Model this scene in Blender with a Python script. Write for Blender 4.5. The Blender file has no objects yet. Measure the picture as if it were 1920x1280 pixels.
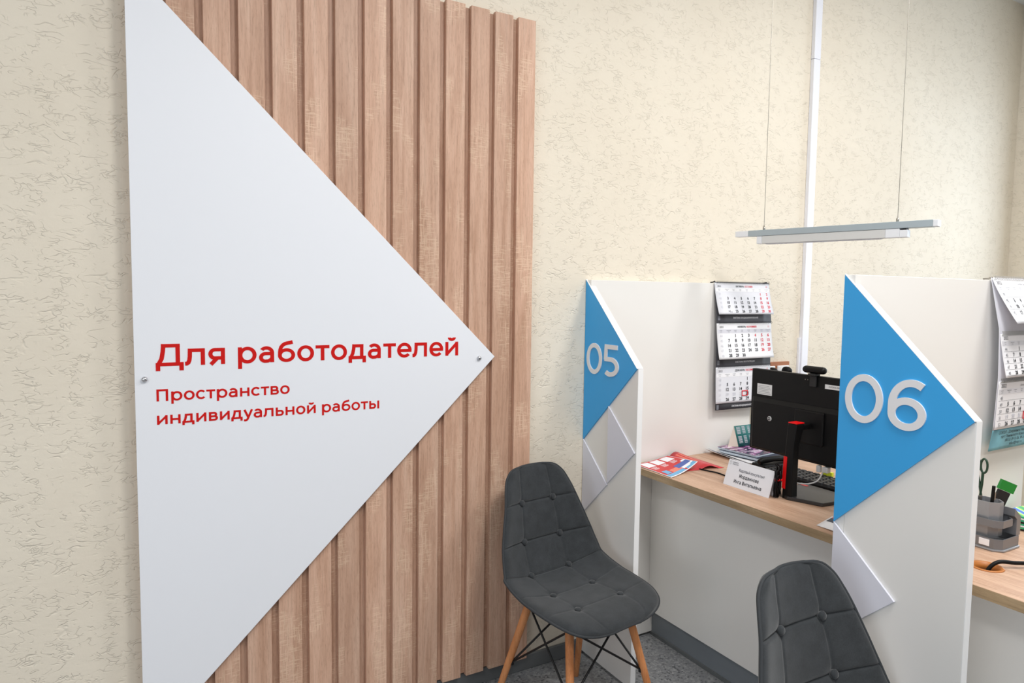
import bpy, bmesh, math, random
import numpy as np
from mathutils import Vector, Matrix, Euler

random.seed(7)
SC = bpy.context.scene
COL = SC.collection

# ------------------------------------------------------------------ camera
cam_d = bpy.data.cameras.new('camera')
cam_d.sensor_width = 36.0
cam_d.lens = 1265.674 / 1920 * 36.0
cam_d.clip_start = 0.02
cam = bpy.data.objects.new('camera', cam_d)
COL.objects.link(cam)
yaw, pitch, roll = math.radians(29.6496), math.radians(4.0305), math.radians(0.7332)
fw = Vector((math.sin(yaw) * math.cos(pitch), math.cos(yaw) * math.cos(pitch), -math.sin(pitch)))
rt0 = Vector((math.cos(yaw), -math.sin(yaw), 0))
up0 = rt0.cross(fw)
rt = rt0 * math.cos(roll) + up0 * math.sin(roll)
up = up0 * math.cos(roll) - rt0 * math.sin(roll)
cam.matrix_world = Matrix(((rt.x, up.x, -fw.x, 0.0), (rt.y, up.y, -fw.y, -2.1416),
                           (rt.z, up.z, -fw.z, 1.4344), (0, 0, 0, 1)))
SC.camera = cam

# ------------------------------------------------------------------ view, world, lights
SC.view_settings.view_transform = 'Standard'
SC.view_settings.look = 'None'
SC.view_settings.gamma = 1.0
SC.view_settings.use_curve_mapping = False
SC.view_settings.exposure = 0.36

w = bpy.data.worlds.new('world')
SC.world = w
w.use_nodes = True
bg = w.node_tree.nodes['Background']
bg.inputs[0].default_value = (0.86, 0.93, 1.0, 1)
bg.inputs[1].default_value = 0.10


def area(name, loc, rot, sx, sy, power, col):
    d = bpy.data.lights.new(name, 'AREA')
    d.shape = 'RECTANGLE'
    d.size, d.size_y = sx, sy
    d.energy = power
    d.color = col
    o = bpy.data.objects.new(name, d)
    o.location = loc
    o.rotation_euler = rot
    COL.objects.link(o)
    return o


# ceiling panel luminaires of the room (in front of the wall, above the camera) plus the right-hand daylight window and an added left fill
for lx, ly, pw in ((-1.0, -2.4, 18), (1.2, -2.0, 34), (2.7, -1.65, 31), (-1.0, -4.1, 18), (1.0, -4.1, 18), (2.9, -4.1, 10)):
    area('ceiling_panel_light', (lx, ly, 3.185), (0, 0, 0), 0.6, 0.6, pw, (1.0, 0.985, 0.97))
area('window_and_fill_light', (-2.95, -3.0, 1.55), (0, math.radians(-90), 0), 1.7, 2.2, 33, (0.86, 0.93, 1.0))  # added fill from the left, no window there; brightens left-facing panel fronts
area('window_and_fill_light', (4.70, -0.90, 1.75), (0, math.radians(90), 0), 1.6, 0.85, 18, (0.76, 0.87, 1.0))


# ------------------------------------------------------------------ helpers
def lin(c):
    c = c / 255.0
    return c / 12.92 if c <= 0.04045 else ((c + 0.055) / 1.055) ** 2.4


def rgb(r, g, b):
    return (lin(r), lin(g), lin(b), 1.0)


def mat(name, col, rough=0.5, metal=0.0, spec=0.5, bump=0.0, bscale=200.0, sheen=0.0, coat=0.0, noise=0.0, nscale=20.0):
    m = bpy.data.materials.new(name)
    m.use_nodes = True
    nt = m.node_tree
    b = nt.nodes['Principled BSDF']
    b.inputs['Base Color'].default_value = col
    b.inputs['Roughness'].default_value = rough
    b.inputs['Metallic'].default_value = metal
    b.inputs['Specular IOR Level'].default_value = spec
    if sheen:
        b.inputs['Sheen Weight'].default_value = sheen
    if coat:
        b.inputs['Coat Weight'].default_value = coat
    tc = nt.nodes.new('ShaderNodeTexCoord')
    if noise:
        n = nt.nodes.new('ShaderNodeTexNoise')
        n.inputs['Scale'].default_value = nscale
        n.inputs['Detail'].default_value = 6
        nt.links.new(tc.outputs['Object'], n.inputs['Vector'])
        r = nt.nodes.new('ShaderNodeValToRGB')
        r.color_ramp.elements[0].position = 0.3
        r.color_ramp.elements[1].position = 0.7
        r.color_ramp.elements[0].color = tuple(max(0, c * (1 - noise)) for c in col[:3]) + (1,)
        r.color_ramp.elements[1].color = tuple(min(1, c * (1 + noise)) for c in col[:3]) + (1,)
        nt.links.new(n.outputs['Fac'], r.inputs['Fac'])
        nt.links.new(r.outputs['Color'], b.inputs['Base Color'])
    if bump:
        n2 = nt.nodes.new('ShaderNodeTexNoise')
        n2.inputs['Scale'].default_value = bscale
        n2.inputs['Detail'].default_value = 3
        nt.links.new(tc.outputs['Object'], n2.inputs['Vector'])
        bp = nt.nodes.new('ShaderNodeBump')
        bp.inputs['Strength'].default_value = bump
        bp.inputs['Distance'].default_value = 0.001
        nt.links.new(n2.outputs['Fac'], bp.inputs['Height'])
        nt.links.new(bp.outputs['Normal'], b.inputs['Normal'])
    return m


class N:
    """tiny node-tree writer"""

    def __init__(self, name):
        self.m = bpy.data.materials.new(name)
        self.m.use_nodes = True
        self.t = self.m.node_tree
        self.b = self.t.nodes['Principled BSDF']

    def n(self, typ, **kw):
        x = self.t.nodes.new(typ)
        for k, v in kw.items():
            if k.startswith('i_'):
                x.inputs[k[2:].replace('_', ' ')].default_value = v
            else:
                setattr(x, k, v)
        return x

    def l(self, a, b):
        self.t.links.new(a, b)

    def math(self, op, a, b=None, c=None):
        x = self.t.nodes.new('ShaderNodeMath')
        x.operation = op
        for i, v in enumerate((a, b, c)):
            if v is None:
                continue
            if isinstance(v, (int, float)):
                x.inputs[i].default_value = v
            else:
                self.l(v, x.inputs[i])
        return x.outputs[0]

    def ramp(self, fac, stops):
        r = self.t.nodes.new('ShaderNodeValToRGB')
        e = r.color_ramp.elements
        while len(e) < len(stops):
            e.new(0.5)
        for el, (p, c) in zip(e, stops):
            el.position = p
            el.color = c
        self.l(fac, r.inputs['Fac'])
        return r.outputs['Color']

    def mapping(self, vec, scale=(1, 1, 1), loc=(0, 0, 0), rot=(0, 0, 0)):
        x = self.t.nodes.new('ShaderNodeMapping')
        x.inputs['Scale'].default_value = scale
        x.inputs['Location'].default_value = loc
        x.inputs['Rotation'].default_value = rot
        self.l(vec, x.inputs['Vector'])
        return x.outputs[0]

    def noise(self, vec, scale, detail=2.0, rough=0.5, dist=0.0):
        x = self.t.nodes.new('ShaderNodeTexNoise')
        x.inputs['Scale'].default_value = scale
        x.inputs['Detail'].default_value = detail
        x.inputs['Roughness'].default_value = rough
        x.inputs['Distortion'].default_value = dist
        self.l(vec, x.inputs['Vector'])
        return x.outputs['Fac']

    def mix(self, fac, a, b, mode='MIX'):
        x = self.t.nodes.new('ShaderNodeMix')
        x.data_type = 'RGBA'
        x.blend_type = mode
        for s, v in ((x.inputs[0], fac), (x.inputs[6], a), (x.inputs[7], b)):
            if isinstance(v, (int, float, tuple)):
                s.default_value = v
            else:
                self.l(v, s)
        return x.outputs[2]


def stucco_mat():
    k = N('stucco')
    tc = k.n('ShaderNodeTexCoord').outputs['Object']
    # worm-like trowel grooves: contour lines of a stretched noise, broken up by a mask
    v1 = k.mapping(tc, (1.0, 1.0, 1.75))

    def worms(scale, wdt, mscale, lo, hi, off):
        v = k.mapping(tc, (1.0, 1.0, 1.9), off)
        a = k.noise(v, scale, 1.5, 0.5, 0.6)
        d = k.math('ABSOLUTE', k.math('SUBTRACT', a, 0.5))
        ln = k.math('SUBTRACT', 1.0, k.math('SMOOTH_MIN', k.math('DIVIDE', d, wdt), 1.0, 0.3))
        ln = k.math('MAXIMUM', ln, 0.0)
        mk = k.noise(k.mapping(tc, (1, 1, 1.3), off), mscale, 2.0)
        mr = k.n('ShaderNodeMapRange')
        mr.inputs['From Min'].default_value = lo
        mr.inputs['From Max'].default_value = hi
        k.l(mk, mr.inputs['Value'])
        return k.math('MULTIPLY', ln, mr.outputs[0])
    g1 = worms(16, 0.022, 15, 0.52, 0.62, (0, 0, 0))
    g2 = worms(24, 0.024, 20, 0.53, 0.63, (3.1, 1.7, 5.2))
    g3 = worms(36, 0.03, 26, 0.52, 0.62, (7.7, 4.1, 2.2))
    groove = k.math('MAXIMUM', k.math('MAXIMUM', g1, g2), g3)
    soft = k.noise(v1, 16, 3.0)
    grain = k.noise(tc, 140, 3.0, 0.6)
    h = k.math('SUBTRACT', k.math('ADD', k.math('MULTIPLY', soft, 0.55), k.math('MULTIPLY', grain, 0.12)), k.math('MULTIPLY', groove, 0.85))
    bp = k.n('ShaderNodeBump')
    bp.inputs['Strength'].default_value = 0.55
    bp.inputs['Distance'].default_value = 0.0040
    k.l(h, bp.inputs['Height'])
    k.l(bp.outputs['Normal'], k.b.inputs['Normal'])
    c = k.ramp(k.noise(tc, 2.2, 3.0), [(0.3, rgb(230, 220, 202)), (0.7, rgb(235, 226, 209))])
    k.l(c, k.b.inputs['Base Color'])
    k.b.inputs['Roughness'].default_value = 0.75
    k.b.inputs['Specular IOR Level'].default_value = 0.25
    return k.m


def wood_mat(name, vertical=True, c0=(186, 146, 121), c1=(206, 167, 143), c2=(218, 183, 160), along='Z', marks=0.42):
    k = N(name)
    tc = k.n('ShaderNodeTexCoord').outputs['Object']
    oi = k.n('ShaderNodeObjectInfo')
    vm = k.n('ShaderNodeVectorMath', operation='SCALE')
    cx = k.n('ShaderNodeCombineXYZ')
    k.l(oi.outputs['Random'], cx.inputs[0])
    k.l(oi.outputs['Random'], cx.inputs[1])
    k.l(oi.outputs['Random'], cx.inputs[2])
    k.l(cx.outputs[0], vm.inputs[0])
    vm.inputs['Scale'].default_value = 37.0
    ad = k.n('ShaderNodeVectorMath', operation='ADD')
    k.l(tc, ad.inputs[0])
    k.l(vm.outputs[0], ad.inputs[1])
    v = ad.outputs[0]
    st = {'Z': lambda a, b: (a, a, b), 'Y': lambda a, b: (a, b, a), 'X': lambda a, b: (b, a, a)}[along]
    broad = k.noise(k.mapping(v, st(1, 0.07)), 22, 4.0, 0.55, 1.2)
    fine = k.noise(k.mapping(v, st(1, 0.045)), 210, 4.0, 0.65, 0.2)
    pores = k.noise(k.mapping(v, st(1, 0.10)), 460, 2.0, 0.5, 0.5)
    cross = k.math('MAXIMUM', k.noise(k.mapping(v, st(0.10, 1)), 300, 2.0, 0.6, 0.2), k.math('SUBTRACT', k.noise(k.mapping(v, st(1, 0.05)), 330, 2.0, 0.6, 0.2), 0.015))
    cmask = k.noise(k.mapping(v, st(1.0, 0.45)), 9.0, 2.0)
    base = k.ramp(broad, [(0.25, rgb(*c0)), (0.5, rgb(*c1)), (0.75, rgb(*c2))])
    f = k.ramp(fine, [(0.28, (0.74, 0.72, 0.70, 1)), (0.55, (1, 1, 1, 1))])
    col = k.mix(0.75, base, f, 'MULTIPLY')
    p = k.ramp(pores, [(0.34, (0.78, 0.75, 0.72, 1)), (0.46, (1, 1, 1, 1))])
    col = k.mix(0.6, col, p, 'MULTIPLY')
    cm = k.math('MULTIPLY', k.math('MINIMUM', k.math('MULTIPLY', k.math('MAXIMUM', k.math('SUBTRACT', cross, 0.54), 0.0), 14.0), 1.0), k.math('SMOOTHSTEP', 0.56, 0.72, cmask) if False else k.math('MULTIPLY', k.math('MAXIMUM', k.math('SUBTRACT', cmask, 0.53), 0.0), 9.0))
    col = k.mix(k.math('MINIMUM', cm, marks), col, rgb(232, 204, 176))
    tone = k.math('MULTIPLY_ADD', oi.outputs['Random'], 0.16, 0.92)
    hs = k.n('ShaderNodeHueSaturation')
    k.l(col, hs.inputs['Color'])
    k.l(tone, hs.inputs['Value'])
    k.l(hs.outputs[0], k.b.inputs['Base Color'])
    bp = k.n('ShaderNodeBump')
    bp.inputs['Strength'].default_value = 0.15
    bp.inputs['Distance'].default_value = 0.0006
    k.l(fine, bp.inputs['Height'])
    k.l(bp.outputs['Normal'], k.b.inputs['Normal'])
    k.b.inputs['Roughness'].default_value = 0.48
    k.b.inputs['Specular IOR Level'].default_value = 0.35
    return k.m


def floor_mat():
    k = N('terrazzo')
    tc = k.n('ShaderNodeTexCoord').outputs['Object']
    vo = k.n('ShaderNodeTexVoronoi')
    vo.inputs['Scale'].default_value = 150
    k.l(tc, vo.inputs['Vector'])
    sp = k.n('ShaderNodeSeparateColor')
    k.l(vo.outputs['Color'], sp.inputs[0])
    c = k.ramp(sp.outputs[0], [(0.0, rgb(52, 55, 62)), (0.08, rgb(60, 63, 70)), (0.10, rgb(128, 130, 133)), (0.7, rgb(146, 148, 150)), (0.9, rgb(176, 177, 178))])
    c2 = k.mix(0.35, c, k.ramp(k.noise(tc, 60, 4), [(0.3, rgb(112, 114, 118)), (0.7, rgb(168, 169, 170))]))
    k.l(c2, k.b.inputs['Base Color'])
    k.b.inputs['Roughness'].default_value = 0.42
    return k.m


def fabric_mat():
    k = N('slate_fabric')
    tc = k.n('ShaderNodeTexCoord').outputs['Object']
    a = k.noise(tc, 26, 6, 0.65)
    b = k.noise(tc, 320, 3, 0.6)
    c = k.ramp(a, [(0.3, rgb(48, 51, 53)), (0.7, rgb(60, 63, 66))])
    c = k.mix(0.5, c, k.ramp(b, [(0.3, (0.6, 0.6, 0.6, 1)), (0.7, (1, 1, 1, 1))]), 'MULTIPLY')
    k.l(c, k.b.inputs['Base Color'])
    k.b.inputs['Roughness'].default_value = 0.9
    k.b.inputs['Specular IOR Level'].default_value = 0.2
    k.b.inputs['Sheen Weight'].default_value = 0.25
    bp = k.n('ShaderNodeBump')
    bp.inputs['Strength'].default_value = 0.25
    bp.inputs['Distance'].default_value = 0.0006
    k.l(b, bp.inputs['Height'])
    k.l(bp.outputs['Normal'], k.b.inputs['Normal'])
    return k.m


def marble_mat():
    k = N('album_cover')
    tc = k.n('ShaderNodeTexCoord').outputs['Object']
    a = k.noise(k.mapping(tc, (1.0, 2.2, 1.0), rot=(0, 0, 0.5)), 11, 4, 0.6, 1.6)
    c = k.ramp(a, [(0.36, rgb(38, 30, 48)), (0.46, rgb(70, 40, 78)), (0.52, rgb(170, 84, 150)), (0.56, rgb(214, 190, 214)), (0.62, rgb(236, 234, 240))])
    k.l(c, k.b.inputs['Base Color'])
    k.b.inputs['Roughness'].default_value = 0.22
    return k.m


def disc_mat():
    k = N('holographic')
    tc = k.n('ShaderNodeTexCoord').outputs['Object']
    wv = k.n('ShaderNodeTexWave')
    wv.inputs['Scale'].default_value = 6
    k.l(k.mapping(tc, (1, 1, 1), rot=(0, 0, 0.6)), wv.inputs['Vector'])
    c = k.ramp(wv.outputs['Fac'], [(0.0, rgb(40, 160, 120)), (0.35, rgb(120, 220, 90)), (0.6, rgb(240, 230, 120)), (0.8, rgb(90, 190, 230)), (1.0, rgb(60, 90, 200))])
    k.l(c, k.b.inputs['Base Color'])
    k.b.inputs['Roughness'].default_value = 0.18
    return k.m


M = {}
M['stucco'] = stucco_mat()
M['wood'] = wood_mat('sonoma_oak')
M['desk_wood'] = wood_mat('desk_oak', along='Y', c0=(164, 128, 104), c1=(192, 158, 133), c2=(205, 173, 149), marks=0.12)
M['edge_wood'] = wood_mat('edge_oak', along='Y', c0=(142, 120, 92), c1=(168, 144, 112), c2=(184, 162, 130), marks=0.1)
M['floor'] = floor_mat()
M['ceiling'] = mat('ceiling_white', rgb(232, 234, 234), 0.9)
M['board'] = mat('satin_white', rgb(238, 240, 245), 0.42, bump=0.05, bscale=900)
M['laminate'] = mat('white_laminate', rgb(236, 234, 230), 0.35, bump=0.05, bscale=700)
M['edge'] = mat('white_edge', rgb(246, 246, 246), 0.35)
M['lilac'] = mat('lilac_white', rgb(224, 225, 236), 0.35)
M['blue'] = mat('sky_blue', rgb(54, 166, 232), 0.38)
M['digit'] = mat('digit_white', rgb(232, 232, 234), 0.4)
M['red'] = mat('sign_red', rgb(206, 16, 10), 0.5, spec=0.3)
M['chrome'] = mat('chrome', rgb(205, 205, 208), 0.18, 1.0)
M['steel'] = mat('brushed_steel', rgb(168, 164, 156), 0.35, 1.0)
M['alu'] = mat('painted_aluminium', rgb(176, 188, 194), 0.4, 0.2)
M['lamp_white'] = mat('lamp_white', rgb(214, 214, 212), 0.4)
M['lamp_cap'] = mat('lamp_cap_white', rgb(236, 238, 242), 0.4)
M['grey_metal'] = mat('plinth_grey', rgb(126, 132, 138), 0.42)
M['base_grey'] = mat('baseboard_grey', rgb(104, 107, 108), 0.4, noise=0.12, nscale=9)
M['fabric'] = fabric_mat()
M['piping'] = mat('piping_dark', rgb(50, 53, 56), 0.85, bump=0.3, bscale=600)
M['beech'] = wood_mat('beech', along='Z', c0=(190, 120, 72), c1=(206, 138, 88), c2=(218, 152, 102), marks=0.0)
M['black_metal'] = mat('black_metal', rgb(18, 18, 20), 0.45, 0.2)
M['black'] = mat('black_plastic', rgb(11, 11, 12), 0.5, spec=0.22, bump=0.05, bscale=900)
M['black_matte'] = mat('black_matte', rgb(22, 22, 24), 0.6)
M['black_gloss'] = mat('black_gloss', rgb(8, 8, 10), 0.08)
M['dark_plate'] = mat('dark_base_plate', rgb(44, 42, 42), 0.4)
M['key'] = mat('key_black', rgb(34, 34, 37), 0.42)
M['bright_red'] = mat('bright_red', rgb(214, 10, 14), 0.35)
M['paper'] = mat('paper_white', rgb(240, 240, 243), 0.65)
M['paper_grey'] = mat('paper_grey', rgb(214, 214, 222), 0.6)
M['paper_mid'] = mat('paper_pale_grey', rgb(226, 227, 233), 0.6)
M['ink'] = mat('ink', rgb(32, 34, 40), 0.6)
M['ink_mid'] = mat('ink_mid', rgb(110, 112, 120), 0.6)
M['ink_light'] = mat('ink_light', rgb(205, 206, 214), 0.6)
M['ink_red'] = mat('ink_red', rgb(222, 44, 66), 0.6)
M['ink_white'] = mat('ink_white', rgb(226, 226, 230), 0.6)
M['banner'] = mat('banner_charcoal', rgb(58, 58, 64), 0.5)
M['marker'] = mat('marker_red', rgb(214, 18, 40), 0.35)
M['teal'] = mat('teal_card', rgb(38, 110, 108), 0.5)
M['teal_banner'] = mat('pale_teal', rgb(120, 176, 190), 0.5, noise=0.25, nscale=14)
M['cream_card'] = mat('cream_card', rgb(218, 206, 192), 0.7)
M['leaf_red'] = mat('leaflet_red', rgb(202, 22, 26), 0.3, spec=0.3)
M['leaf_pink'] = mat('leaflet_pink', rgb(204, 62, 68), 0.3, spec=0.3)
M['leaf_blue'] = mat('leaflet_blue', rgb(40, 84, 168), 0.25)
M['leaf_sky'] = mat('leaflet_sky', rgb(92, 170, 214), 0.25)
M['leaf_salmon'] = mat('leaflet_salmon', rgb(228, 122, 98), 0.25)
M['navy'] = mat('navy_cover', rgb(34, 44, 66), 0.45)
M['pages'] = mat('page_block', rgb(205, 216, 226), 0.7, noise=0.1, nscale=80)
M['album'] = marble_mat()
M['silver'] = mat('silver_plastic', rgb(122, 124, 128), 0.33, 0.35)
M['silver_light'] = mat('silver_light', rgb(150, 152, 156), 0.30, 0.35)
M['green'] = mat('green_card', rgb(22, 128, 46), 0.35)
M['green_dark'] = mat('dark_green', rgb(26, 58, 40), 0.4)
M['disc'] = disc_mat()
M['grommet'] = mat('orange_brown', rgb(176, 108, 46), 0.45)
M['hole'] = mat('dark_hole', rgb(40, 26, 16), 0.8)
M['brown'] = mat('brown_board', rgb(168, 106, 68), 0.5, noise=0.1, nscale=30)
M['socket'] = mat('socket_white', rgb(240, 240, 240), 0.35)
M['sticker'] = mat('sticker_white', rgb(222, 222, 222), 0.5)
M['yellow'] = mat('yellow_note', rgb(214, 224, 52), 0.6)
M['trunking'] = mat('trunking_white', rgb(240, 241, 248), 0.35)
M['clear_grey'] = mat('pale_grey_plastic', rgb(190, 190, 190), 0.3)
M['glass'] = mat('window_glass', rgb(235, 242, 248), 0.02)
M['glass'].node_tree.nodes['Principled BSDF'].inputs['Transmission Weight'].default_value = 1.0


class MB:
    """collects shapes and links them as ONE mesh object; each face carries a material index"""

    def __init__(self):
        self.v, self.f, self.mi, self.sm = [], [], [], []

    def add(self, vs, fs, mi=0, smooth=False):
        o = len(self.v)
        self.v += [tuple(p) for p in vs]
        for f in fs:
            self.f.append(tuple(i + o for i in f))
            self.mi.append(mi)
            self.sm.append(smooth)
        return self

    def box(self, x0, x1, y0, y1, z0, z1, mi=0, xf=None):
        vs = [Vector(p) for p in ((x0, y0, z0), (x1, y0, z0), (x1, y1, z0), (x0, y1, z0), (x0, y0, z1), (x1, y0, z1), (x1, y1, z1), (x0, y1, z1))]
        if xf:
            vs = [xf @ p for p in vs]
        return self.add(vs, [(0, 3, 2, 1), (4, 5, 6, 7), (0, 1, 5, 4), (1, 2, 6, 5), (2, 3, 7, 6), (3, 0, 4, 7)], mi)

    def prism(self, pts, f, d, mi=0, smooth=False):
        """polygon pts (2D) mapped by f(a,b,t) for t=0 and t=d"""
        n = len(pts)
        vs = [f(a, b, 0) for a, b in pts] + [f(a, b, d) for a, b in pts]
        fs = [tuple(range(n - 1, -1, -1)), tuple(range(n, 2 * n))]
        for i in range(n):
            j = (i + 1) % n
            fs.append((i, j, n + j, n + i))
        return self.add(vs, fs, mi, smooth)

    def tube(self, path, r, seg=8, mi=0, caps=True, closed=False):
        P = [Vector(p) for p in path]
        n = len(P)
        rr = r if isinstance(r, (list, tuple)) else [r] * n
        vs, fs = [], []
        prev = None
        for i, p in enumerate(P):
            if closed:
                d = (P[(i + 1) % n] - P[i - 1])
            else:
                d = P[min(i + 1, n - 1)] - P[max(i - 1, 0)]
            d = d.normalized() if d.length > 1e-9 else Vector((0, 0, 1))
            if prev is None:
                a = Vector((0, 0, 1)) if abs(d.z) < 0.9 else Vector((1, 0, 0))
                u = d.cross(a).normalized()
            else:
                u = (prev - d * prev.dot(d))
                u = u.normalized() if u.length > 1e-6 else d.orthogonal().normalized()
            prev = u
            q = d.cross(u)
            for s in range(seg):
                t = 2 * math.pi * s / seg
                vs.append(p + (u * math.cos(t) + q * math.sin(t)) * rr[i])
        m = n if closed else n - 1
        for i in range(m):
            for s in range(seg):
                a = i * seg + s
                b = i * seg + (s + 1) % seg
                j = (i + 1) % n
                fs.append((a, b, j * seg + (s + 1) % seg, j * seg + s))
        self.add(vs, fs, mi, True)
        if caps and not closed:
            self.add([vs[s] for s in range(seg)], [tuple(range(seg - 1, -1, -1))], mi)
            self.add([vs[(n - 1) * seg + s] for s in range(seg)], [tuple(range(seg))], mi)
        return self

    def lathe(self, prof, c, axis=(0, 0, 1), seg=24, mi=0, caps=True):
        """prof: (radius, height) pairs along axis from point c"""
        ax = Vector(axis).normalized()
        u = ax.orthogonal().normalized()
        q = ax.cross(u)
        c = Vector(c)
        vs, fs = [], []
        for r, h in prof:
            for s in range(seg):
                t = 2 * math.pi * s / seg
                vs.append(c + ax * h + (u * math.cos(t) + q * math.sin(t)) * r)
        for i in range(len(prof) - 1):
            for s in range(seg):
                fs.append((i * seg + s, i * seg + (s + 1) % seg, (i + 1) * seg + (s + 1) % seg, (i + 1) * seg + s))
        k = (len(prof) - 1) * seg
        if caps:
            fs.append(tuple(range(seg - 1, -1, -1)))
            fs.append(tuple(k + s for s in range(seg)))
        return self.add(vs, fs, mi, True)

    def build(self, name, mats, parent=None, bevel=0.0, seg=2, world=True):
        me = bpy.data.meshes.new(name)
        me.from_pydata(self.v, [], self.f)
        if not isinstance(mats, (list, tuple)):
            mats = [mats]
        for m in mats:
            me.materials.append(m)
        me.polygons.foreach_set('material_index', self.mi)
        me.polygons.foreach_set('use_smooth', self.sm)
        bm = bmesh.new()
        bm.from_mesh(me)
        bmesh.ops.recalc_face_normals(bm, faces=bm.faces)
        bm.to_mesh(me)
        bm.free()
        me.update()
        o = bpy.data.objects.new(name, me)
        COL.objects.link(o)
        if parent is not None:
            o.parent = parent
            if world:
                # geometry written in world coordinates: shift it into the parent's frame
                o.data.transform(parent_inv(parent))
        if bevel:
            b = o.modifiers.new('bevel', 'BEVEL')
            b.width = bevel
            b.segments = seg
            b.limit_method = 'ANGLE'
            b.angle_limit = math.radians(40)
        return o


def full(o):
    m = Matrix.LocRotScale(o.location, o.rotation_euler, o.scale)
    return full(o.parent) @ m if o.parent else m


def parent_inv(o):
    return full(o).inverted()


def thing(name, label, cat, loc=(0, 0, 0), rz=0.0, group=None):
    o = bpy.data.objects.new(name, None)
    o.empty_display_size = 0.05
    o.location = loc
    o.rotation_euler = (0, 0, rz)
    COL.objects.link(o)
    o['label'] = label
    o['category'] = cat
    if group:
        o['group'] = group
    return o


def tag(o, label, cat, group=None):
    o['label'] = label
    o['category'] = cat
    if group:
        o['group'] = group
    return o


def struct(o):
    o['kind'] = 'structure'
    return o


def origin(o, loc):
    """move a top-level mesh object's origin to loc without moving its geometry"""
    o.data.transform(Matrix.Translation(-Vector(loc)))
    o.location = loc
    return o


def dup(root, loc, rz, label):
    r = root.copy()
    COL.objects.link(r)
    r.location = loc
    r.rotation_euler = (0, 0, rz)
    r['label'] = label
    for ch in list(root.children):
        c = ch.copy()
        COL.objects.link(c)
        c.parent = r
        for g in list(ch.children):
            d = g.copy()
            COL.objects.link(d)
            d.parent = c
    return r


# ---- lettering drawn with Blender's built-in font, returned as flat polygons
_tcache = {}


def glyphs(s, bold=0.0):
    key = (s, bold)
    if key in _tcache:
        return _tcache[key]
    cu = bpy.data.curves.new('lettering', 'FONT')
    cu.body = s
    cu.size = 1.0
    cu.offset = bold
    cu.resolution_u = 3
    ob = bpy.data.objects.new('lettering', cu)
    COL.objects.link(ob)
    dg = bpy.context.evaluated_depsgraph_get()
    dg.update()
    ev = ob.evaluated_get(dg)
    me = ev.to_mesh()
    vs = [(v.co.x, v.co.y) for v in me.vertices]
    fs = [tuple(p.vertices) for p in me.polygons]
    ev.to_mesh_clear()
    bpy.data.objects.remove(ob)
    bpy.data.curves.remove(cu)
    if vs:
        x0, x1 = min(v[0] for v in vs), max(v[0] for v in vs)
    else:
        x0, x1 = 0, 0
    _tcache[key] = (vs, fs, x0, x1)
    return _tcache[key]


def text(mb, s, x, y, size, f, mi=0, align='L', bold=0.0, width=None):
    """put string s at (x, y) in a 2D frame that f(a, b) maps to space; size = letter height of capitals / 0.73"""
    vs, fs, x0, x1 = glyphs(s, bold)
    sx = size
    if width is not None and x1 > x0:
        sx = width / (x1 - x0)
    w_ = (x1 - x0) * sx
    ox = {'L': x, 'C': x - w_ / 2, 'R': x - w_}[align]
    mb.add([f(ox + (a - x0) * sx, y + b * size) for a, b in vs], fs, mi)


# ---- geometric sign letters drawn as strokes (units: capital height = 0.70)
class Pen:
    def __init__(self, wv=0.125, wh=0.112):
        self.h = wv / 2
        self.k = wh / 2
        self.q = []
        self.g = 0

    def poly(self, pts):
        self.q.append(([tuple(p) for p in pts], self.g))

    def stem(self, x, y0, y1):
        self.g += 1
        h = self.h
        self.poly([(x - h, y0), (x + h, y0), (x + h, y1), (x - h, y1)])

    def bar(self, y, x0, x1):
        self.g += 1
        k = self.k
        self.poly([(x0, y - k), (x1, y - k), (x1, y + k), (x0, y + k)])

    def path(self, pts, w0=None):
        """stroke of constant width along a polyline"""
        self.g += 1
        h = self.h if w0 is None else w0
        P = [Vector((p[0], p[1])) for p in pts]
        n = len(P)
        L, R = [], []
        for i in range(n):
            if i == 0:
                d = P[1] - P[0]
            elif i == n - 1:
                d = P[-1] - P[-2]
            else:
                d = (P[i] - P[i - 1]).normalized() + (P[i + 1] - P[i]).normalized()
            d.normalize()
            nn = Vector((-d.y, d.x))
            sc = 1.0
            if 0 < i < n - 1:
                e = (P[i] - P[i - 1]).normalized()
                sc = 1.0 / max(0.5, nn.dot(Vector((-e.y, e.x))))
            L.append(P[i] + nn * h * sc)
            R.append(P[i] - nn * h * sc)
        for i in range(n - 1):
            self.poly([R[i], R[i + 1], L[i + 1], L[i]])

    def arc(self, cx, cy, rx, ry, a0, a1, n=20):
        """elliptic stroke; width follows vertical / horizontal stroke weights"""
        self.g += 1
        h, k = self.h, self.k
        pts = []
        for i in range(n + 1):
            t = math.radians(a0 + (a1 - a0) * i / n)
            c, s = math.cos(t), math.sin(t)
            pts.append(((cx + (rx + h) * c, cy + (ry + k) * s), (cx + (rx - h) * c, cy + (ry - k) * s)))
        for i in range(n):
            self.poly([pts[i][0], pts[i + 1][0], pts[i + 1][1], pts[i][1]])


XH = 0.535
CAP = 0.70


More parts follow.
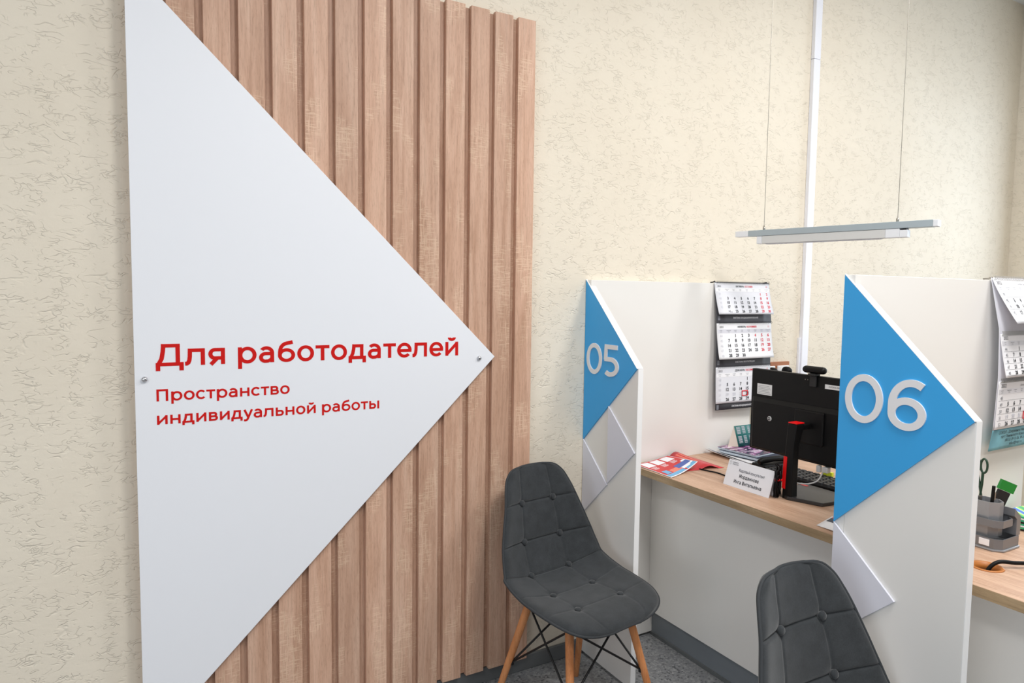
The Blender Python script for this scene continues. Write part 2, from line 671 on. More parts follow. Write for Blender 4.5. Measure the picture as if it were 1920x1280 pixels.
def letter(ch):
    p = Pen(0.110, 0.099) if ch.isdigit() else Pen()
    h, k = p.h, p.k
    top = XH - k
    adv = 0.62
    if ch == 'о':
        p.arc(0.32, XH / 2, 0.222, XH / 2 - k + 0.012, 0, 360, 40)
        adv = 0.64
    elif ch == 'р':
        p.stem(0.13, -0.185, XH)
        p.arc(0.365, XH / 2, 0.222, XH / 2 - k + 0.012, 0, 360, 40)
        adv = 0.69
    elif ch == 'б':
        p.arc(0.33, 0.225, 0.222, 0.225 - k + 0.012, 0, 360, 40)
        p.path([(0.112, 0.22), (0.112, 0.33), (0.125, 0.42), (0.155, 0.505), (0.205, 0.57), (0.275, 0.615), (0.36, 0.638), (0.45, 0.652), (0.535, 0.675)])
        adv = 0.65
    elif ch == 'т':
        p.bar(top, 0.02, 0.50)
        p.stem(0.26, 0, XH)
        adv = 0.52
    elif ch == 'д':
        p.bar(top, 0.155, 0.565)
        p.path([(0.222, XH), (0.205, 0.36), (0.17, 0.20), (0.105, 0.07)])
        p.stem(0.50, 0, XH)
        p.bar(k, 0.02, 0.655)
        p.stem(0.02 + h, -0.125, 0.05)
        p.stem(0.655 - h, -0.125, 0.05)
        adv = 0.69
    elif ch == 'а':
        p.stem(0.46, 0, 0.345)
        p.arc(0.275, 0.325, 0.185, top - 0.325 + 0.012, 0, 142, 16)
        p.bar(0.305 - 0.005, 0.24, 0.46)
        p.arc(0.245, 0.172, 0.145, 0.128, 90, 270, 18)
        p.path([(0.245, 0.044), (0.33, 0.050), (0.40, 0.085), (0.46, 0.15)], k)
        adv = 0.60
    elif ch == 'е':
        p.arc(0.315, XH / 2, 0.222, XH / 2 - k + 0.012, 0, 318, 36)
        p.bar(XH / 2 - 0.012, 0.12, 0.596)
        adv = 0.625
    elif ch == 'л':
        p.path([(0.01, 0.052), (0.06, 0.055), (0.105, 0.085), (0.135, 0.16), (0.15, 0.28), (0.157, XH)])
        p.bar(top, 0.10, 0.59)
        p.stem(0.53, 0, XH)
        adv = 0.66
    elif ch == 'я':
        p.stem(0.47, 0, XH)
        p.bar(top, 0.22, 0.47)
        p.bar(0.205, 0.22, 0.47)
        p.arc(0.23, (top + 0.205) / 2, 0.135, (top - 0.205) / 2, 90, 270, 16)
        p.path([(0.285, 0.19), (0.105, 0.0)])
        adv = 0.60
    elif ch in 'ий':
        p.stem(0.13, 0, XH)
        p.stem(0.545, 0, XH)
        p.path([(0.13, 0.055), (0.545, XH - 0.055)], h * 0.92)
        if ch == 'й':
            p.arc(0.337, XH + 0.165, 0.105, 0.075, 180, 360, 14)
        adv = 0.675
    elif ch == 'н':
        p.stem(0.13, 0, XH)
        p.stem(0.54, 0, XH)
        p.bar(XH / 2, 0.13, 0.54)
        adv = 0.67
    elif ch == 'с':
        p.arc(0.315, XH / 2, 0.222, XH / 2 - k + 0.012, 42, 318, 30)
        adv = 0.57
    elif ch == 'в':
        p.stem(0.13, 0, XH)
        p.bar(top, 0.13, 0.36)
        p.bar(XH / 2 + 0.005, 0.13, 0.38)
        p.bar(k, 0.13, 0.38)
        p.arc(0.355, (top + XH / 2 + 0.005) / 2, 0.10, (top - XH / 2 - 0.005) / 2, -90, 90, 14)
        p.arc(0.38, (XH / 2 + 0.005 + k) / 2, 0.115, (XH / 2 + 0.005 - k) / 2, -90, 90, 14)
        adv = 0.60
    elif ch == 'у':
        p.path([(0.075, XH), (0.30, 0.02)])
        p.path([(0.50, XH), (0.30, 0.06), (0.255, -0.045), (0.205, -0.105), (0.14, -0.13), (0.045, -0.115)])
        adv = 0.56
    elif ch == 'ь':
        p.stem(0.13, 0, XH)
        p.bar(0.315, 0.13, 0.36)
        p.bar(k, 0.13, 0.36)
        p.arc(0.36, (0.315 + k) / 2, 0.125, (0.315 - k) / 2, -90, 90, 16)
        adv = 0.585
    elif ch == 'ы':
        p.stem(0.13, 0, XH)
        p.bar(0.315, 0.13, 0.34)
        p.bar(k, 0.13, 0.34)
        p.arc(0.34, (0.315 + k) / 2, 0.125, (0.315 - k) / 2, -90, 90, 16)
        p.stem(0.68, 0, XH)
        adv = 0.81
    elif ch == 'П':
        p.stem(0.15, 0, CAP)
        p.stem(0.62, 0, CAP)
        p.bar(CAP - k, 0.15, 0.62)
        adv = 0.77
    elif ch == 'Д':
        p.bar(CAP - k, 0.175, 0.71)
        p.path([(0.245, CAP), (0.225, 0.46), (0.185, 0.23), (0.105, 0.075)])
        p.stem(0.645, 0, CAP)
        p.bar(k, 0.02, 0.81)
        p.stem(0.02 + h, -0.15, 0.05)
        p.stem(0.81 - h, -0.15, 0.05)
        adv = 0.84
    elif ch == '0':
        p.arc(0.33, 0.35, 0.27 - 0.005, 0.35 - k, 0, 360, 48)
        adv = 0.68
    elif ch == '5':
        p.bar(CAP - k, 0.085, 0.50)
        p.path([(0.128, CAP), (0.105, 0.36)], h * 0.9)
        p.bar(0.38, 0.075, 0.28)
        p.arc(0.28, 0.218, 0.215, 0.162, -90, 90, 24)
        p.arc(0.27, 0.255, 0.23, 0.255 - k, 232, 272, 12)
        adv = 0.62
    elif ch == '6':
        p.arc(0.335, 0.225, 0.215, 0.225 - k, 0, 360, 40)
        p.arc(0.395, 0.345, 0.275, 0.355 - k, 58, 180, 30)
        p.stem(0.12, 0.215, 0.348)
        adv = 0.66
    elif ch == 'к':
        p.stem(0.13, 0, XH)
        p.path([(0.16, XH / 2), (0.30, XH / 2 + 0.01), (0.49, XH)])
        p.path([(0.27, XH / 2 + 0.02), (0.51, 0.0)])
        adv = 0.58
    elif ch == 'м':
        p.stem(0.12, 0, XH)
        p.stem(0.62, 0, XH)
        p.path([(0.12, XH - 0.04), (0.37, 0.13), (0.62, XH - 0.04)], h * 0.9)
        adv = 0.75
    elif ch == 'ц':
        p.stem(0.13, 0, XH)
        p.stem(0.53, 0, XH)
        p.bar(k, 0.13, 0.66)
        p.stem(0.62, -0.12, 0.08)
        adv = 0.70
    elif ch == 'г':
        p.stem(0.13, 0, XH)
        p.bar(top, 0.13, 0.45)
        adv = 0.47
    elif ch == 'А':
        p.path([(0.05, 0.0), (0.34, CAP), (0.63, 0.0)])
        p.bar(0.20, 0.14, 0.54)
        adv = 0.68
    elif ch == 'Е':
        p.stem(0.14, 0, CAP)
        for yy in (k, CAP / 2, CAP - k):
            p.bar(yy, 0.14, 0.56)
        adv = 0.62
    elif ch in 'БР':
        p.stem(0.14, 0, CAP)
        if ch == 'Б':
            p.bar(CAP - k, 0.14, 0.56)
        lo, hi = (k, 0.40) if ch == 'Б' else (0.24, CAP - k)
        p.bar(lo, 0.14, 0.40)
        p.bar(hi, 0.14, 0.40)
        p.arc(0.40, (lo + hi) / 2, 0.15, (hi - lo) / 2, -90, 90, 14)
        adv = 0.66
    elif ch in 'ВИЙНТЯОСЬЫЛКМЦГ':
        q, a = letter(ch.lower())
        return [([(x * 1.15, y * CAP / XH) for x, y in pts], g) for pts, g in q], a * 1.15
    elif ch == ' ':
        adv = 0.26
    return p.q, adv


def sign_line(s, x0, x1, z, scale, f, d):
    """stroke letters stretched to run from x0 to x1, one mesh per word; f(a, b, t) maps to space"""
    words, pen, lo, hi = [[]], 0.0, 1e9, -1e9
    for ch in s:
        if ch == ' ':
            words.append([])
        q, adv = letter(ch)
        for poly, g in q:
            words[-1].append(([(pen + a, b) for a, b in poly], g))
            lo = min(lo, min(pen + a for a, b in poly))
            hi = max(hi, max(pen + a for a, b in poly))
        pen += adv
    sx = (x1 - x0) / (hi - lo)
    out = []
    for wd in words:
        mb = MB()
        for q, g in wd:
            mb.prism([(x0 + (a - lo) * sx, z + b * scale) for a, b in q], f, d + g * 0.00006)
        out.append(mb)
    return out


def text_s(mb, s, x, y, size, f, mi=0, align='L', width=None):
    """flat stroke lettering on a surface that f(a, b) maps to space; size as in text()"""
    polys, pen = [], 0.0
    for ch in s:
        q, adv = letter(ch)
        polys += [[(pen + a, b) for a, b in pts] for pts, g in q]
        pen += adv
    sx = width / pen if width else size
    ox = {'L': x, 'C': x - pen * sx / 2, 'R': x - pen * sx}[align]
    for pts in polys:
        mb.add([f(ox + a * sx, y + b * size) for a, b in pts], [tuple(range(len(pts)))], mi)


def sm(pts, n=8):
    """smooth curve through 3D points"""
    P = [Vector(p) for p in pts]
    P = [2 * P[0] - P[1]] + P + [2 * P[-1] - P[-2]]
    out = []
    for i in range(1, len(P) - 2):
        a, b, c, d = P[i - 1:i + 3]
        for j in range(n):
            t = j / n
            out.append(0.5 * ((2 * b) + (c - a) * t + (2 * a - 5 * b + 4 * c - d) * t * t + (3 * b - a - 3 * c + d) * t ** 3))
    return out + [P[-2]]


# ------------------------------------------------------------------ measured layout (metres)
XC, HC = 4.755, 3.21                  # right-hand corner, ceiling height
X0 = 1.5507                           # front faces of the two booth partitions
PW = 0.3129                           # their width
YA, YB = -0.0021, -1.0894             # their wall-side edges
ZT, ZTIP = 1.4927, 1.1780
DZ = 0.75                             # desk height
DX = 1.757                            # desk front edge

# ------------------------------------------------------------------ room shell
struct(MB().box(-3.0, XC + 0.2, 0.0, 0.15, -0.02, HC + 0.1).build('wall_back', M['stucco']))
struct(MB().box(-3.0, XC + 0.2, -5.5, 0.0, -0.10, 0.0).build('floor', M['floor']))
struct(MB().box(-3.0, XC + 0.2, -5.5, 0.0, HC, HC + 0.1).build('ceiling', M['ceiling']))
wy0, wy1, wz0, wz1 = -1.40, -0.40, 0.90, 2.60
wr = MB()
wr.box(XC, XC + 0.2, wy1, 0.0, 0, HC)
wr.box(XC, XC + 0.2, -5.5, wy0, 0, HC)
wr.box(XC, XC + 0.2, wy0, wy1, 0, wz0)
wr.box(XC, XC + 0.2, wy0, wy1, wz1, HC)
struct(wr.build('wall_right', M['stucco']))
wf = MB()
for a, b, c, d in ((wy0, wy0 + 0.06, wz0, wz1), (wy1 - 0.06, wy1, wz0, wz1), (wy0, wy1, wz0, wz0 + 0.06), (wy0, wy1, wz1 - 0.06, wz1), ((wy0 + wy1) / 2 - 0.04, (wy0 + wy1) / 2 + 0.04, wz0, wz1)):
    wf.box(XC + 0.06, XC + 0.12, a, b, c, d)
win = struct(wf.build('window_1', M['edge']))
MB().box(XC + 0.085, XC + 0.092, wy0 + 0.05, wy1 - 0.05, wz0 + 0.05, wz1 - 0.05).build('pane', M['glass'], win)

struct(MB().box(-3.0, XC, -0.012, -0.0005, 0.0005, 0.059).build('baseboard_back', M['base_grey'], bevel=0.003))

# white cable trunking that runs up the wall
tr = MB()
tr.box(2.812, 2.857, -0.020, -0.0005, 0.80, 2.548)
tr.box(2.812, 2.857, -0.020, -0.0005, 2.5495, HC - 0.001)
t1 = struct(tr.build('trim_1', M['trunking'], bevel=0.002))
t2 = MB()
t2.box(2.800, 2.8115, -0.012, -0.0005, 0.80, 1.241)
struct(t2.build('trim_2', M['trunking'], bevel=0.001))

# ------------------------------------------------------------------ slatted wall panel
sp = thing('slat_wall_panel', 'tall light oak slatted wall panel behind the white arrow sign', 'wall panel', (0.646, -0.002, 0.064))
ZS0, ZS1 = 0.0643, 2.3965
MB().box(0.018, 1.2720, -0.022, -0.002, ZS0 + 0.004, ZS1 - 0.004).build('backing_board', M['wood'], sp)
for i in range(14):
    xr = 1.2777 - i * 0.09169
    s = MB().box(-0.0352, 0.0352, -0.0090, 0.0090, 0, ZS1 - ZS0)
    o = s.build('slat', M['wood'], sp, bevel=0.0016, world=False)
    o.location = (xr - 0.0352 - 0.646, -0.031 + 0.002, ZS0 - 0.064)

# ------------------------------------------------------------------ arrow sign
ar = thing('arrow_sign', 'large white arrow shaped sign board with red lettering on the slats', 'sign', (0.55, -0.040, 0.136))
HH = 1.0775
AY = -0.0405
fA = lambda a, b, t: (a, AY - t, b)
MB().prism([(0.0110, 1.2141 + HH), (0.0110, 1.2141 - HH), (1.1178, 1.2141)], fA, 0.0155).build('board', M['board'], ar, bevel=0.0008)
fT = lambda a, b, t: (a, -0.05605 - t, b)
for txt, xa, xb, z, sc in (('Для работодателей', 0.0625, 0.976, 1.2232, 0.0875), ('Пространство', 0.0625, 0.418, 1.1262, 0.0475), ('индивидуальной работы', 0.0625, 0.697, 1.0612, 0.0475)):
    for mb in sign_line(txt, xa, xb, z, sc, fT, 0.0005):
        mb.build('lettering', M['red'], ar)
for sx_, sz_ in ((0.0347, 1.189), (1.0559, 1.2108)):
    MB().lathe([(0.0075, 0.0), (0.0080, 0.002), (0.0072, 0.006), (0.0045, 0.0085), (0.001, 0.0095)], (sx_, -0.0560, sz_), (0, -1, 0), 20).build('screw_cap', M['chrome'], ar)


# ------------------------------------------------------------------ booth partitions
def partition(yl, digits, label, small):
    P = thing('booth_partition', label, 'partition', (X0 + 0.4, yl - 0.1, 0), 0, 'numbered booth partitions')
    T = 0.024
    MB().box(X0 + 0.0005, 2.46, yl - T, yl, 0.012, ZT - 0.0005).build('side_panel', M['laminate'], P, bevel=0.001)
    f = lambda a, b, t: (X0 + t, yl + a, b)
    MB().prism([(-T - 0.0006, 0.012), (-PW, 0.012), (-PW, ZTIP - 0.006), (-T - 0.0006, ZT - T - 0.006)], f, 0.022).build('front_panel', M['laminate'], P, bevel=0.001)
    # white edge band along the slanted top edge
    e0, e1 = Vector((-T * 0.2, ZT - T * 0.2)), Vector((-PW, ZTIP))
    nrm = Vector((-(e1 - e0).y, (e1 - e0).x)).normalized()
    if nrm.y < 0:
        nrm = -nrm
    MB().prism([tuple(e0 - nrm * 0.006), tuple(e1 - nrm * 0.006), tuple(e1), tuple(e0)], f, 0.0225).build('edge_band', M['edge'], P)
    MB().box(X0, X0 + 0.0225, yl - PW - 0.0012, yl - PW, 0.012, ZTIP - 0.001).build('edge_band', M['edge'], P)
    fb = lambda a, b, t: (X0 - 0.0003 - t, yl + a, b)
    pl = MB().prism([(0, ZT), (-PW, ZTIP), (0, 2 * ZTIP - ZT + 0.006)], fb, 0.006).build('number_plate', [M['blue']], P)
    eb = MB()
    fe = lambda a, b, t: (X0 - 0.0003 - t, yl + a, b)
    d = 0.0016
    eb.prism([(0, ZT), (-PW, ZTIP), (-PW, ZTIP + d), (0, ZT + d * 1.2)], fe, 0.006)
    eb.build('plate_edge', M['edge'], pl)
    # raised digits
    xs = ((-0.018, -0.114), (-0.127, -0.2145))
    fd = lambda a, b, t: (X0 - 0.0064 - t, yl + a, b)
    for ch, (a0, a1) in zip(digits, xs):
        sign_line(ch, a0, a1, 1.1335, 0.1185 / 0.70, fd, 0.0035)[0].build('digit', M['digit'], pl)
    for pts in small:
        MB().prism(pts, fb, 0.006).build('triangle_plate', M['lilac'], P, bevel=0.0008)
        (ax, az), (bx, bz) = pts[0], pts[1]
    ft = MB()
    for px, py in ((X0 + 0.03, yl - 0.012), (X0 + 0.60, yl - 0.012), (X0 + 0.86, yl - 0.012), (X0 + 0.012, yl - PW + 0.03)):
        ft = MB().lathe([(0.009, 0.0003), (0.009, 0.0115)], (px, py, 0), (0, 0, 1), 14)
        ft.build('foot', M['black_matte'], P)
    return P


T2 = [(0, 0.8700), (-0.1565, 0.7250), (0, 0.5700)]
T1 = [(-0.1540, 1.0250), (-0.3105, 0.8770), (-0.1565, 0.7290)]
partition(YA, '05', 'white booth partition with blue triangle numbered 05, against the wall', [T1, T2])
T6 = [(0, 0.8700), (-0.1640, 0.7256), (0, 0.5700)]
partition(YB, '06', 'white booth partition with large blue triangle numbered 06', [T6])


# ------------------------------------------------------------------ desks
def desk(y0, y1, label, hole=None):
    D = thing('service_desk', label, 'desk', (DX + 0.3, (y0 + y1) / 2, 0), 0, 'oak topped booth desks')
    top = MB()
    if hole is None:
        top.box(DX, DX + 0.70, y1, y0, DZ - 0.026, DZ)
    else:
        hx, hy, r = hole
        n = 32
        ring = [(hx + r * math.cos(2 * math.pi * i / n), hy + r * math.sin(2 * math.pi * i / n)) for i in range(n)]
        # outer rectangle sampled at matching angles
        outer = []
        for i in range(n):
            c, s = math.cos(2 * math.pi * i / n), math.sin(2 * math.pi * i / n)
            ts = []
            if c > 1e-9: ts.append((DX + 0.70 - hx) / c)
            if c < -1e-9: ts.append((DX - hx) / c)
            if s > 1e-9: ts.append((y0 - hy) / s)
            if s < -1e-9: ts.append((y1 - hy) / s)
            t = min(ts)
            outer.append((hx + c * t, hy + s * t))
        # keep the four corners square
        for cx_, cy_ in ((DX, y0), (DX, y1), (DX + 0.70, y0), (DX + 0.70, y1)):
            j = min(range(n), key=lambda q: (outer[q][0] - cx_) ** 2 + (outer[q][1] - cy_) ** 2)
            outer[j] = (cx_, cy_)
        vs = []
        for z in (DZ, DZ - 0.026):
            vs += [(a, b, z) for a, b in outer] + [(a, b, z) for a, b in ring]
        fs = []
        for i in range(n):
            j = (i + 1) % n
            fs.append((i, j, n + j, n + i))
            fs.append((2 * n + i, 3 * n + i, 3 * n + j, 2 * n + j))
            fs.append((i, 2 * n + i, 2 * n + j, j))
            fs.append((n + i, n + j, 3 * n + j, 3 * n + i))
        top.add(vs, fs)
    top.build('desktop', M['desk_wood'], D, bevel=0.001 if hole is None else 0)
    MB().box(DX - 0.0012, DX - 0.0002, y1, y0, DZ - 0.0262, DZ - 0.0004).build('front_edge_band', M['edge_wood'], D)
    MB().box(1.884, 1.902, y1, y0, 0.112, DZ - 0.0262).build('front_panel', M['laminate'], D, bevel=0.0008)
    MB().box(1.905, 1.921, y1, y0, 0.002, 0.1115).build('plinth', M['grey_metal'], D)
    MB().box(1.898, 1.905, y1, y0, 0.0005, 0.014).build('plinth_strip', M['base_grey'], D)
    if hole:
        hx, hy, r = hole
        MB().lathe([(r - 0.0003, -0.024), (r - 0.0003, 0.0), (r + 0.005, 0.0002), (r + 0.004, 0.0022), (r - 0.003, 0.0022), (r - 0.004, -0.024), (r - 0.0003, -0.024)], (hx, hy, DZ), (0, 0, 1), 32, caps=False).build('grommet', M['grommet'], D)
    return D


desk(YA - 0.0248, YB + 0.0010, 'oak topped white desk between the 05 and 06 partitions')
desk(YB - 0.0245, YB - 1.06, 'oak topped white desk right of the 06 partition, cable hole in its top', hole=(1.905, -1.278, 0.034))


# ------------------------------------------------------------------ padded chairs
def crom(pts, n):
    """Catmull-Rom through pts, n samples evenly spaced by arc length"""
    P = np.array(pts, float)
    P = np.vstack([2 * P[0] - P[1], P, 2 * P[-1] - P[-2]])
    out = []
    for i in range(1, len(P) - 2):
        for t in np.linspace(0, 1, 24, endpoint=False):
            a, b, c, d = P[i - 1], P[i], P[i + 1], P[i + 2]
            out.append(0.5 * ((2 * b) + (c - a) * t + (2 * a - 5 * b + 4 * c - d) * t * t + (3 * b - a - 3 * c + d) * t ** 3))
    out.append(P[-2])
    out = np.array(out)
    L = np.r_[0, np.cumsum(np.linalg.norm(np.diff(out[:, :2], axis=0), axis=1))]
    s = np.linspace(0, L[-1], n)
    return np.stack([np.interp(s, L, out[:, k]) for k in range(out.shape[1])], 1), s


# y forward, z up, half width, lateral curl, column half spacing
PROFILE = [(-0.239, 0.828, 0.052, 0.012, 0.060), (-0.2385, 0.823, 0.086, 0.016, 0.060), (-0.237, 0.812, 0.108, 0.020, 0.061), (-0.233, 0.790, 0.128, 0.026, 0.063),
           (-0.225, 0.758, 0.142, 0.033, 0.066), (-0.2105, 0.7067, 0.159, 0.041, 0.070), (-0.197, 0.645, 0.180, 0.048, 0.076), (-0.1815, 0.580, 0.199, 0.054, 0.081),
           (-0.161, 0.520, 0.211, 0.058, 0.084), (-0.1303, 0.470, 0.219, 0.056, 0.086), (-0.080, 0.4500, 0.223, 0.050, 0.087), (-0.003, 0.4430, 0.226, 0.036, 0.090),
           (0.060, 0.4450, 0.226, 0.026, 0.093), (0.120, 0.4480, 0.222, 0.016, 0.096), (0.165, 0.4475, 0.212, 0.009, 0.096), (0.200, 0.443, 0.192, 0.003, 0.095), (0.222, 0.437, 0.160, -0.002, 0.09),
           (0.236, 0.430, 0.112, -0.004, 0.08), (0.241, 0.427, 0.060, -0.004, 0.06)]
ROWS = [(-0.2105, 0.7067), (-0.1815, 0.58), (-0.1303, 0.47), (-0.003, 0.443), (0.12, 0.448)]


def make_chair(label):
    C = thing('padded_chair', label, 'chair', (0, 0, 0), 0, 'tufted grey shell chairs at the booths')
    ns, nt = 240, 136
    pr, S = crom(PROFILE, ns)
    y, z, W, curl, bcol = pr.T
    ty, tz = np.gradient(y, S), np.gradient(z, S)
    ln = np.hypot(ty, tz)
    ty, tz = ty / ln, tz / ln
    ny, nz = -tz, ty                       # normal on the sitting side
    srow = [S[np.argmin((y - a) ** 2 + (z - b) ** 2)] for a, b in ROWS]
    front = np.zeros((ns, nt, 3))
    back = np.zeros((ns, nt, 3))
    tt = np.sin(np.linspace(-1, 1, nt) * math.pi / 2 * 0.86) / math.sin(math.pi / 2 * 0.86)
    for i in range(ns):
        for j in range(nt):
            t = tt[j]
            x = t * W[i]
            cu = curl[i] * abs(t) ** 2.2
            de = min((1 - abs(t)) * W[i] * 1.0, S[i] + 0.004 if S[i] < 0.1 else 1, (S[-1] - S[i]) + 0.004 if S[-1] - S[i] < 0.1 else 1)
            fall = 1 - math.exp(-de / 0.010)
            puff = 0.016
            onseat = 1.0 if S[i] > srow[2] + 0.03 else 0.0
            g = 0.0
            dcol = abs(abs(x) - bcol[i])
            drow = min(abs(S[i] - s) for s in srow)
            irow = int(np.argmin([abs(S[i] - s) for s in srow]))
            wcol = 0.55 if not onseat else 0.30
            wrow = (1.0, 1.0, 1.0, 0.25, 0.18)[irow]
            g += wcol * (0.0046 * math.exp(-(dcol / 0.0026) ** 2) + 0.0022 * math.exp(-dcol / 0.018))
            g += wrow * (0.0070 * math.exp(-(drow / 0.0026) ** 2) + 0.0035 * math.exp(-drow / 0.018))
            db = math.hypot(dcol, drow)
            g += (0.005 if irow < 3 else 0.008) * math.exp(-(db / 0.017) ** 2)
            h = cu + (puff - g) * fall
            front[i, j] = (x, y[i] + ny[i] * h, z[i] + nz[i] * h)
            hb = cu - 0.014 * (1 - math.exp(-de / 0.008))
            back[i, j] = (x, y[i] + ny[i] * hb, z[i] + nz[i] * hb)
    mb = MB()
    vs = [tuple(p) for p in front.reshape(-1, 3)] + [tuple(p) for p in back.reshape(-1, 3)]
    n0 = ns * nt
    fs = []
    for i in range(ns - 1):
        for j in range(nt - 1):
            a = i * nt + j
            fs.append((a, a + 1, a + nt + 1, a + nt))
            fs.append((n0 + a, n0 + a + nt, n0 + a + nt + 1, n0 + a + 1))
    loop = [(0, j) for j in range(nt)] + [(i, nt - 1) for i in range(1, ns)] + [(ns - 1, j) for j in range(nt - 2, -1, -1)] + [(i, 0) for i in range(ns - 2, 0, -1)]
    for q in range(len(loop)):
        a = loop[q][0] * nt + loop[q][1]
        b = loop[(q + 1) % len(loop)][0] * nt + loop[(q + 1) % len(loop)][1]
        fs.append((a, n0 + a, n0 + b, b))
    mb.add(vs, fs, 0, True)
    shell = mb.build('seat_shell', M['fabric'], C, world=False)
    rim = [tuple((front[i, j] + back[i, j]) / 2) for i, j in loop]
    MB().tube(rim, 0.0042, 6, closed=True).build('piping', M['piping'], shell, world=False)
    bm_ = None
    for ri, s in enumerate(srow):
        i = int(np.argmin(abs(S - s)))
        for sg in (-1, 1):
            j = int(np.argmin(abs(tt * W[i] - sg * bcol[i])))
            nrm = Vector((0, ny[i], nz[i])).normalized()
            h = curl[i] * abs(tt[j]) ** 2.2 + (0.0115 if ri < 3 else 0.0095)
            p = Vector((front[i, j][0], y[i] + ny[i] * h, z[i] + nz[i] * h))
            b = MB().lathe([(0.0080, -0.008), (0.0108, 0.0), (0.0110, 0.002), (0.0092, 0.0052), (0.005, 0.0068), (0.0008, 0.0073)], p, nrm, 16)
            b.build('button', M['fabric'], shell, world=False)
    # legs, with black cross braces between them
    tops = {'a': Vector((0.125, -0.075, 0.425)), 'b': Vector((0.125, 0.115, 0.428)), 'c': Vector((-0.125, 0.115, 0.428)), 'd': Vector((-0.125, -0.075, 0.425))}
    feet = {'a': Vector((0.200, -0.190, 0.0005)), 'b': Vector((0.200, 0.215, 0.0005)), 'c': Vector((-0.200, 0.215, 0.0005)), 'd': Vector((-0.200, -0.190, 0.0005))}
    for kx in 'abcd':
        t, f = tops[kx], feet[kx]
        path = [f, f.lerp(t, 0.04), f.lerp(t, 0.5), t]
        lg = MB().tube(path, [0.0098, 0.0102, 0.0125, 0.0138], 16)
        # build the leg along its own Z so that the grain runs along it
        lg.build('leg', M['beech'], C, world=False)
    ring = 'abcd'
    for q in range(4):
        k1, k2 = ring[q], ring[(q + 1) % 4]
        mb = MB()
        for p1, p2 in ((k1, k2), (k2, k1)):
            lo_ = feet[p1].lerp(tops[p1], 0.47)
            hi_ = feet[p2].lerp(tops[p2], 0.93)
            cen = Vector((0, 0.02, 0))
            lo_ = lo_ + (Vector((0, 0.02, lo_.z)) - lo_).normalized() * 0.010
            hi_ = hi_ + (Vector((0, 0.02, hi_.z)) - hi_).normalized() * 0.012
            mb.tube([lo_, hi_], 0.0036, 8)
            mb.tube([lo_ + Vector((0, 0, -0.008)), lo_ + Vector((0, 0, 0.008))], 0.0075, 8)
        mb.build('cross_brace', M['black_metal'], C, world=False)
    fr = MB()
    fr.box(-0.135, 0.135, -0.085, -0.065, 0.414, 0.420)
    fr.box(-0.135, 0.135, 0.105, 0.125, 0.414, 0.420)
    fr.box(-0.010, 0.010, -0.085, 0.125, 0.413, 0.419)
    fr.build('seat_bracket', M['black_metal'], C, world=False)
    return C


ch1 = make_chair('dark grey padded chair with beech legs standing against the slat panel')
ch1.location = (1.2680, -0.3509, 0)
ch1.rotation_euler = (0, 0, -1.4281 - math.pi / 2)
dup(ch1, (1.289, -1.392, 0), -1.567 - math.pi / 2, 'dark grey padded chair in front of the 06 partition, only backrest in view')

# ------------------------------------------------------------------ pendant lamp
P1, P2 = Vector((2.156, -0.190, 0)), Vector((2.335, -0.881, 0))
ld = (P2 - P1).normalized()
ln_ = Vector((ld.y, -ld.x, 0))            # towards the room side
LL = (P2 - P1).length
PD = thing('pendant_lamp', 'slim grey linear pendant lamp hanging on two wires over the desk', 'lamp', (P1.x, P1.y, 1.64))


def lbox(a0, a1, c0, c1, z0, z1):
    mb = MB()
    xf = Matrix(((ld.x, -ld.y, 0, P1.x), (ld.y, ld.x, 0, P1.y), (0, 0, 1, 0), (0, 0, 0, 1)))
    mb.box(a0, a1, c0, c1, z0, z1, 0, xf)
    return mb


lbox(0.055, LL - 0.015, -0.018, 0.018, 1.674, 1.697).build('track', M['alu'], PD, bevel=0.001)
lbox(0.0, 0.0546, -0.017, 0.017, 1.6745, 1.6965).build('end_cap', M['lamp_cap'], PD, bevel=0.001)
lbox(LL - 0.0146, LL, -0.018, 0.018, 1.6745, 1.6965).build('end_cap', M['lamp_cap'], PD, bevel=0.001)
fx = lbox(0.112, 0.555, -0.016, 0.016, 1.6435, 1.6735).build('fixture', M['lamp_white'], PD, bevel=0.0015)
lbox(0.090, 0.1115, -0.016, 0.016, 1.6437, 1.6735).build('fixture_cap', M['lamp_cap'], PD, bevel=0.002)
lbox(0.5555, 0.6000, -0.016, 0.016, 1.6437, 1.6736).build('adapter', M['lamp_cap'], PD, bevel=0.001)
lbox(0.6002, 0.6245, -0.016, 0.016, 1.6437, 1.6680).build('adapter_end', M['lamp_cap'], PD, bevel=0.001)
lbox(0.6030, 0.6200, -0.012, 0.012, 1.6681, 1.6738).build('adapter_clip', M['black_matte'], PD)
lbox(0.125, 0.54, -0.010, 0.010, 1.6410, 1.6434).build('diffuser', M['paper_mid'], PD)
for a in (0.112, 0.588):
    q = P1 + ld * a
    wr_ = MB().tube([(q.x, q.y, 1.712), (q.x, q.y, HC - 0.001)], 0.0011, 6).build('wire', M['steel'], PD)
    MB().lathe([(0.0050, 0), (0.0050, 0.012), (0.0022, 0.013), (0.0020, 0.018)], (q.x, q.y, 1.6972), (0, 0, 1), 14).build('wire_gripper', M['steel'], PD)

# ------------------------------------------------------------------ wall calendars
DAYW = ['неделя', 'понедельник', 'вторник', 'среда', 'четверг', 'пятница', 'суббота', 'воскресенье']


def calendar(root, x_left, width, blocks, yback):
    """blocks: list of dict(z0,z1, surf(u,v)->y offset, month data)"""


